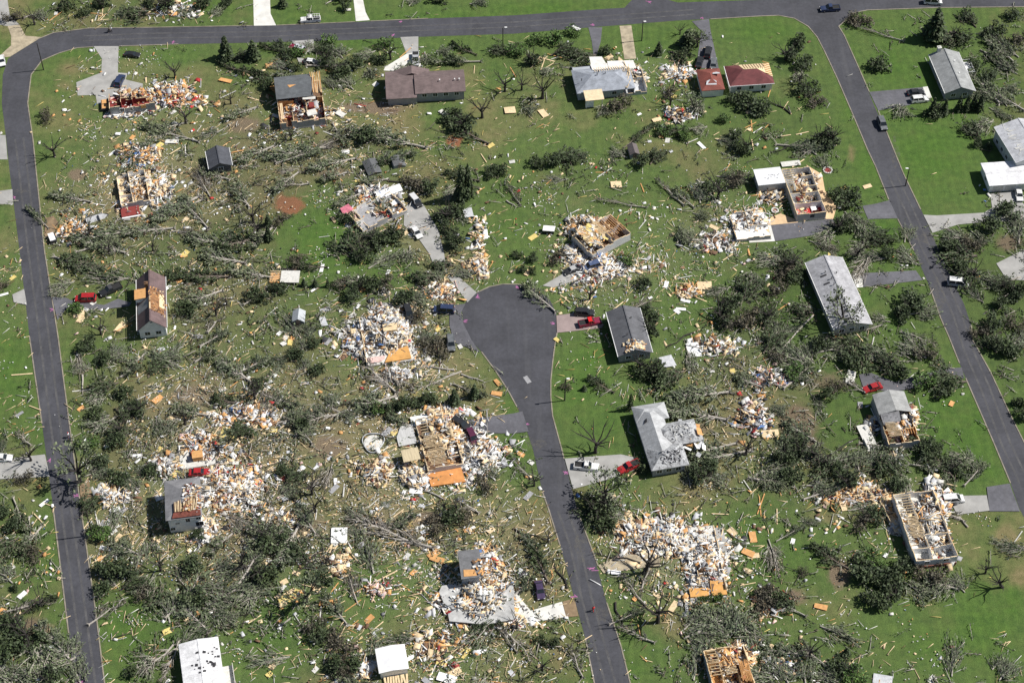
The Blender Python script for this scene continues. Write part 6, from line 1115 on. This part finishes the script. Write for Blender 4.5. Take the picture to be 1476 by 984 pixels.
PF('345,842,380,792,7,1 240,890,300,830,6,1 335,770,300,800,5,1 392,740,360,790,7,1 430,760,400,820,7,1 352,780,420,770,6,1 455,770,430,730,5,1 250,930,208,972,5,2 258,925,236,984,4,2 10,882,80,868,4,2 30,886,84,862,2.4,0 622,790,502,748,8,2 520,748,612,782,6,2 545,770,600,745,4,1 790,840,766,790,5,0 778,800,754,772,4,1 730,912,772,956,4,2 840,976,820,930,4,2 942,926,890,904,4.5,2 930,872,895,830,4,2 925,850,940,810,4,2 1222,820,1166,786,4.6,0 1165,946,1100,936,5,1 1160,888,1105,860,4,1 1060,905,1000,880,7,1 1095,925,1050,890,7,1 1380,850,1330,835,5,1 1390,752,1352,735,3,2 130,900,180,868,4,2 300,910,260,870,6,1 200,800,160,780,5,1 60,760,30,800,5,1 20,720,40,770,4,1 100,950,60,900,6,1 500,900,470,860,5,1 480,960,510,990,5,1 880,900,930,880,3,1 1190,960,1150,930,5,1 740,860,770,835,4,1 690,740,660,720,5,2 600,620,560,600,4,1 745,940,715,900,3,2 765,690,735,660,3,2 1120,780,1160,760,2.5,1 1270,470,1240,480,3,2')
PF('540,236,600,225,5,1 520,250,560,232,4,0')
PL('665,536,606,560 655,534,600,528 665,540,700,552 1086,410,1060,446 520,764,612,790 119,540,121,570 42,745,44,776 1005,260,1040,300 1205,210,1160,222 730,290,745,300 1385,748,1352,738 1395,760,1378,742 930,470,880,440 480,1,470,8 60,20,30,28 1172,455,1110,520 640,720,600,700 150,858,138,862 1470,400,1440,412')
PL('740,762,792,782 923,812,857,796 887,868,898,908 818,850,797,806 1175,664,1252,626 300,290,286,284 560,262,622,262 405,388,462,386 10,30,60,22 1150,210,1110,220 1140,165,1100,140 1000,480,960,500 1460,150,1430,128 470,790,420,830 300,770,260,720 430,730,400,700', 'LD')
# --- random brush piles following the density map
rs = np.random.RandomState(5); cnt = 0; tries = 0
while cnt < 85 and tries < 20000:
    tries += 1; x, y = rs.uniform(-10, 1486), rs.uniform(-5, 989)
    if rs.rand()*9 > samp(BRUSH, x, y)**1.25/1.6: continue
    if onasphalt(x, y) or any(bool(inpoly(x, y, P)) for P in HOUSEPOLY) or (rs.rand() < .85 and any(bool(inpoly(x, y, P)) for _, _, P in DRIVES)): continue
    k = rs.uniform(.45, 1.2); key = rs.choice(['P0', 'P1', 'P1', 'P2']); a = rs.uniform(0, 6.28); tree(key, x, y, a, (k*1.4, k*.75, k*.9)); cnt += 1
# ================================================================== FALLEN BRANCHES, LEAF LITTER, DEBRIS (uncountable: one object each)
def scatter(M, n_, power, clusters, sig, seed, roadp=.02, housep=.0, drivep=.25):
    rs = np.random.RandomState(seed)
    def draw(k):
        out = []
        while sum(len(a) for a in out) < k:
            x = rs.uniform(-30, 1506, k*3); y = rs.uniform(-25, 1010, k*3); p = (samp(M, x, y)/9)**power; m_ = rs.rand(k*3) < p; out.append(np.stack([x[m_], y[m_]], 1))
        return np.concatenate(out)[:k]
    nc = int(n_*.65); C = draw(clusters); ii = rs.randint(len(C), size=nc); X, Y = GN(C[ii, 0], C[ii, 1]); s_ = sig*rs.uniform(.4, 1.6, clusters)[ii]
    X = X+rs.normal(size=nc)*s_; Y = Y+rs.normal(size=nc)*s_; B = draw(n_-nc); X2, Y2 = GN(B[:, 0], B[:, 1]); X = np.concatenate([X, X2]); Y = np.concatenate([Y, Y2])
    px, py = PX(X, Y); keep = np.ones(len(X), bool)
    for P in ROADS.values(): keep &= ~(inpoly(px, py, P) & (rs.rand(len(X)) > roadp))
    for P in HOUSEPOLY: keep &= ~(inpoly(px, py, P) & (rs.rand(len(X)) > housep))
    for _, _, P in DRIVES: keep &= ~(inpoly(px, py, P) & (rs.rand(len(X)) > drivep))
    return X[keep], Y[keep], rs
# branches: a stick with leaf tufts
X, Y, rs = scatter(BRUSH, 4600, 1.35, 420, 2.6, 21); n_ = len(X); yaw = rs.uniform(0, 6.28, n_); L = rs.uniform(1.0, 4.2, n_)
V_, F_ = boxes(np.stack([X, Y, rs.uniform(.1, .5, n_)], 1), np.stack([L, rs.uniform(.06, .13, n_), rs.uniform(.05, .1, n_)], 1), yaw, rs.normal(size=n_)*.12)
mi = np.repeat(rs.choice([0, 0, 1, 2], n_), 6); o = fastmesh('fallen_branches', V_, F_, [M_BARKG, M_BARK, M_BARKD], mi); tag(o, 'broken grey and brown sticks strewn over the storm-hit lawns', 'branches', kind='stuff')
k = 11; f = rs.uniform(-.5, .6, (n_, k)); PX_ = X[:, None]+np.cos(yaw)[:, None]*L[:, None]*f+rs.normal(size=(n_, k))*.4; PY_ = Y[:, None]+np.sin(yaw)[:, None]*L[:, None]*f+rs.normal(size=(n_, k))*.4
C = np.stack([PX_.ravel(), PY_.ravel(), rs.uniform(.08, .65, n_*k)], 1); dirs = np.stack([np.repeat(np.cos(yaw), k), np.repeat(np.sin(yaw), k), np.zeros(n_*k)], 1)
V_, F_ = quads(C, .25*rs.uniform(.5, 1.3, n_*k), 1.7, .8, dirs, rs); tone = np.repeat(rs.choice([0, 0, 1, 1, 1, 2], n_), k)
o = fastmesh('leaf_litter', V_, F_, LEAF, tone); tag(o, 'torn leaf sprays and twigs covering the ground between the wrecked houses', 'leaf litter', kind='stuff')
# light splinters and chips
def bits(name, M, n_, power, cl, sig, seed, dims, keys, wts, label, cat, pitch=.12, **kw):
    X, Y, rs = scatter(M, n_, power, cl, sig, seed, **kw); m_ = len(X); D = np.stack([rs.uniform(a, b, m_)**1.0 for a, b in dims], 1); mi = rs.choice([PKI[q] for q in keys], m_, p=np.array(wts)/sum(wts))
    yw = np.where(rs.rand(m_) < .55, .75+.35*np.sin(X*.05)+rs.normal(size=m_)*.35, rs.uniform(0, 6.28, m_)); V_, F_ = boxes(np.stack([X, Y, D[:, 2]/2+rs.uniform(.02, .25, m_)], 1), D, yw, rs.normal(size=m_)*pitch, rs.normal(size=m_)*pitch); o = fastmesh(name, V_, F_, PALL, np.repeat(mi, 6)); tag(o, label, cat, kind='stuff')
bits('splintered_wood', LITTER, 8000, 1.7, 420, 3.0, 31, ((.7, 2.8), (.06, .12), (.04, .08)), ['tan', 'lg', 'brn', 'org', 'yel'], [7, 4, 1, .8, 1], 'tan splinters and laths scattered thinly over the grass', 'splinters')
bits('debris_chips', LITTER, 17000, 2.3, 600, 2.4, 32, ((.1, .38), (.08, .3), (.04, .12)), ['wht', 'tan', 'lg', 'org', 'slv', 'pink', 'blu', 'red', 'dk'], [5, 5, 5, 1, 1, .5, .15, .1, 1], 'small white and tan chips peppering the lawns', 'debris chips', pitch=.4)
bits('debris_scraps', LITTER, 2200, 2.0, 260, 3.0, 33, ((.4, 1.3), (.3, .8), (.04, .1)), ['wht', 'tan', 'org', 'lg', 'slv', 'brn', 'pink', 'gry', 'blu', 'red'], [4, 5, 2, 3, 1, 1.5, .4, 1.5, .2, .2], 'palm-to-door sized pale scraps scattered across the damaged lawns', 'debris scraps', pitch=.25)
# --- individually countable boards
def single(name, M, n_, power, seed, dims, cols, phr, cat, group, pitch=.08):
    X, Y, rs = scatter(M, n_, power, 40, 3.5, seed, roadp=0, drivep=.1); protos = {}
    for i in range(min(len(X), n_)):
        k, nm_ = cols[rs.randint(len(cols))]; v = rs.randint(3); key = (k, v)
        if key not in protos:
            mb = MB(); a, b, c_ = [rs.uniform(*q) for q in dims]; mb.box((0, 0, c_/2), (a, b, c_))
            if name == 'plywood_sheet': mb.box((a*.1, b*.46, c_+.03), (a*.8, .1, .06))
            o = mb.build(name, PAL[k]); protos[key] = o
        else: o = protos[key].copy(); COL.objects.link(o)
        o.location = (X[i], Y[i], .06+rs.uniform(0, .12)); o.rotation_euler = (rs.normal()*pitch, rs.normal()*pitch, rs.uniform(0, 6.28) if rs.rand() < .5 else .8+rs.normal()*.3); s_ = rs.uniform(.75, 1.25); o.scale = (s_, s_, 1)
        px, py = PX(X[i], Y[i]); auto(o, nm_+' '+phr, cat, group, float(px), float(py))
single('lumber_plank', LITTER, 290, 1.1, 41, ((2.2, 4.8), (.13, .24), (.05, .1)), [('tan', 'tan'), ('tan', 'tan'), ('lg', 'pale'), ('org', 'orange-brown')], 'lumber plank', 'plank', 'planks scattered on the lawns')
single('plywood_sheet', LITTER, 200, 1.4, 42, ((1.3, 2.5), (.9, 1.3), (.04, .06)), [('tan', 'tan'), ('org', 'orange'), ('lg', 'pale'), ('yel', 'yellowish')], 'plywood sheet', 'plywood sheet', 'plywood sheets scattered on the lawns')
single('wall_panel', LITTER, 170, 1.5, 43, ((1.0, 2.4), (.5, 1.1), (.05, .1)), [('wht', 'white'), ('wht', 'white'), ('slv', 'silver-grey'), ('gry', 'dark grey')], 'wall panel scrap', 'panel', 'panel scraps scattered on the lawns')
# hand placed eye-catching pieces: x,y,len,wid,angle(deg in picture),colour,label
for s in '''170,194,1.4,1.0,0,wht,white appliance lid on green grass below the grey shell
172,167,5.6,1.8,2,wht,long white door-like panel just below the grey shell
248,205,3.6,1.5,3,lg,pale grey slab above the dark lone garage
221,316,4.2,1.1,-60,red,bright red curved panel below the tan floored house remains
489,772,3.6,4.2,4,wht,big square white sheet between the branches and the lawn
641,165,3.8,1.5,-45,lg,long pale slab on soil below the brown two-block roofed house
491,165,2.6,1.8,-35,lg,pale sheet between the half-collapsed house and the dark crown
888,267,2.8,2.4,5,tan,square tan board alone on the open lawn
1015,413,3.6,2.6,0,tan,tan plywood square beside orange boards on bright grass
1105,260,.9,.9,0,wht,small white scrap beside the flat white garage
466,464,1.6,3.2,20,slv,bluish white tarp beside the rounded metal shed
675,308,2.4,3.0,15,slv,bluish tarp among shrubs right of the driveway
962,522,3.2,3.6,20,slv,pale grey crumpled sheet right of the charcoal-roofed house
1000,505,3.0,4.4,10,wht,white crumpled pile of sheet on the lawn
830,42,2.8,1.2,-40,wht,white lozenge panel on grass below the top road
922,783,4.2,2.2,10,wht,large white sheet at the corner of the long flattened house
1078,797,2.8,1.6,-25,org,orange board on grass right of the long flattened house
1183,875,2.8,1.2,-15,org,orange board on the lower right lawn
1476,0,1,1,0,wht,tiny white scrap at the top right corner
1110,626,4.0,2.2,5,tan,tan board on brown soil below the colourful heap
163,720,4.6,3.4,25,tan,tan panel with dark corners left of the white two-storey house
329,625,3.4,3.0,-10,yel,pale slatted panel above the white rubble field
1108,626,2.4,1.4,40,lg,pale board on bare brown soil
282,840,4.6,1.6,18,org,rust-orange panel among grey branches
474,869,4.2,1.2,8,org,bright orange board under a thin tree
630,807,3.2,1.4,-20,org,orange board left of the charcoal-roofed remnant
717,552,2.2,1.0,-55,org,orange board on the left verge of the cul-de-sac road
716,568,2.6,1.2,-10,org,lighter orange board on the left verge of the cul-de-sac road
394,128,3.0,1.6,0,org,vivid orange boards left of the half-collapsed house
391,95,3.0,1.8,10,org,vivid orange scrap above the half-collapsed house
325,117,3.6,1.4,-15,org,orange board under a fallen tree near the top left conifers
735,160,3.0,2.6,10,tan,tan splintered sheet on the lawn right of a dark crown
783,164,1.8,3.2,30,tan,tan upright scrap on the lawn above the fallen planks
940,660,3.2,1.2,-60,wht,white pole-like scrap beside the silver L-shaped house
600,703,3.0,3.6,0,wht,white panel below the tan deck roof
545,678,3.6,3.0,-40,gry,dark grey roof piece in tan sticks below the round pool
644,978,4.0,2.2,-15,wht,white roof piece at the bottom edge
1272,980,4.0,2.4,-10,slv,grey roof corner at the bottom edge
1226,545,2.0,4.4,-15,lg,narrow pale slab left of the bright red car
500,15,2.4,1.0,0,lg,pale scrap above the top road
528,965,2.0,4.6,-50,slv,silver boat-like sheet left of the square white-roofed shed
1210,300,1,1,0,lg,small pale scrap near the roofless house'''.split('\n'):
    a = s.split(','); x, y, l_, w_, an = [float(q) for q in a[:5]]; mb = MB()
    if y > 984 or x >= 1476: continue
    rs = np.random.RandomState(int(x*7+y)); th = .08; mb.slab([(-l_/2, -w_/2*rs.uniform(.8, 1), .1+.3*rs.rand()), (l_/2*rs.uniform(.9, 1), -w_/2, .15), (l_/2, w_/2*rs.uniform(.8, 1), .12+.35*rs.rand()), (-l_/2*rs.uniform(.85, 1), w_/2, .2)], th)
    o = mb.build('loose_sheet', PAL[a[5]]); o.location = G(x, y, 0)+Vector((0, 0, .12)); o.rotation_euler = (0, 0, math.radians(an)); tag(o, ','.join(a[6:]), 'sheet')
# ================================================================== LABELS for the repeated things
ORD = ['', 'second ', 'third ', 'fourth ', 'fifth ', 'sixth ', 'seventh ', 'eighth ', 'ninth ', 'tenth ', 'eleventh ', 'twelfth ', 'thirteenth ', 'fourteenth ', 'fifteenth ', 'sixteenth ', 'seventeenth ', 'eighteenth ', 'nineteenth ', 'twentieth ']
grp = {}
for o, ph, cat, g_, x, y in AUTO:
    d2 = [((x-l[0])**2+((y-l[1])*1.2)**2, l) for l in LM]; dd, l = min(d2, key=lambda q: q[0]); dx, dy = x-l[0], y-l[1]
    if dd < 18**2: dr = 'close against'
    elif abs(dx) > 2.2*abs(dy): dr = 'right of' if dx > 0 else 'left of'
    elif abs(dy) > 2.2*abs(dx): dr = 'below' if dy > 0 else 'above'
    else: dr = ('below-' if dy > 0 else 'above-')+('right of' if dx > 0 else 'left of')
    grp.setdefault((ph, dr, l[2]), []).append((dd, o, cat, g_))
for (ph, dr, lm_), L_ in grp.items():
    L_.sort(key=lambda q: q[0])
    for i, (dd, o, cat, g_) in enumerate(L_):
        s = f'{ph} {dr} {lm_}' if len(L_) == 1 else f'{ORD[min(i, 19)]}nearest {ph} {dr} {lm_}'
        tag(o, ' '.join(s.split()[:16]), cat, g_ or None)
for o in list(bpy.data.objects):     # library originals that were never placed
    if o.parent is None and o.type == 'EMPTY' and 'label' not in o and 'kind' not in o:
        for c in list(o.children): bpy.data.objects.remove(c)
        bpy.data.objects.remove(o)
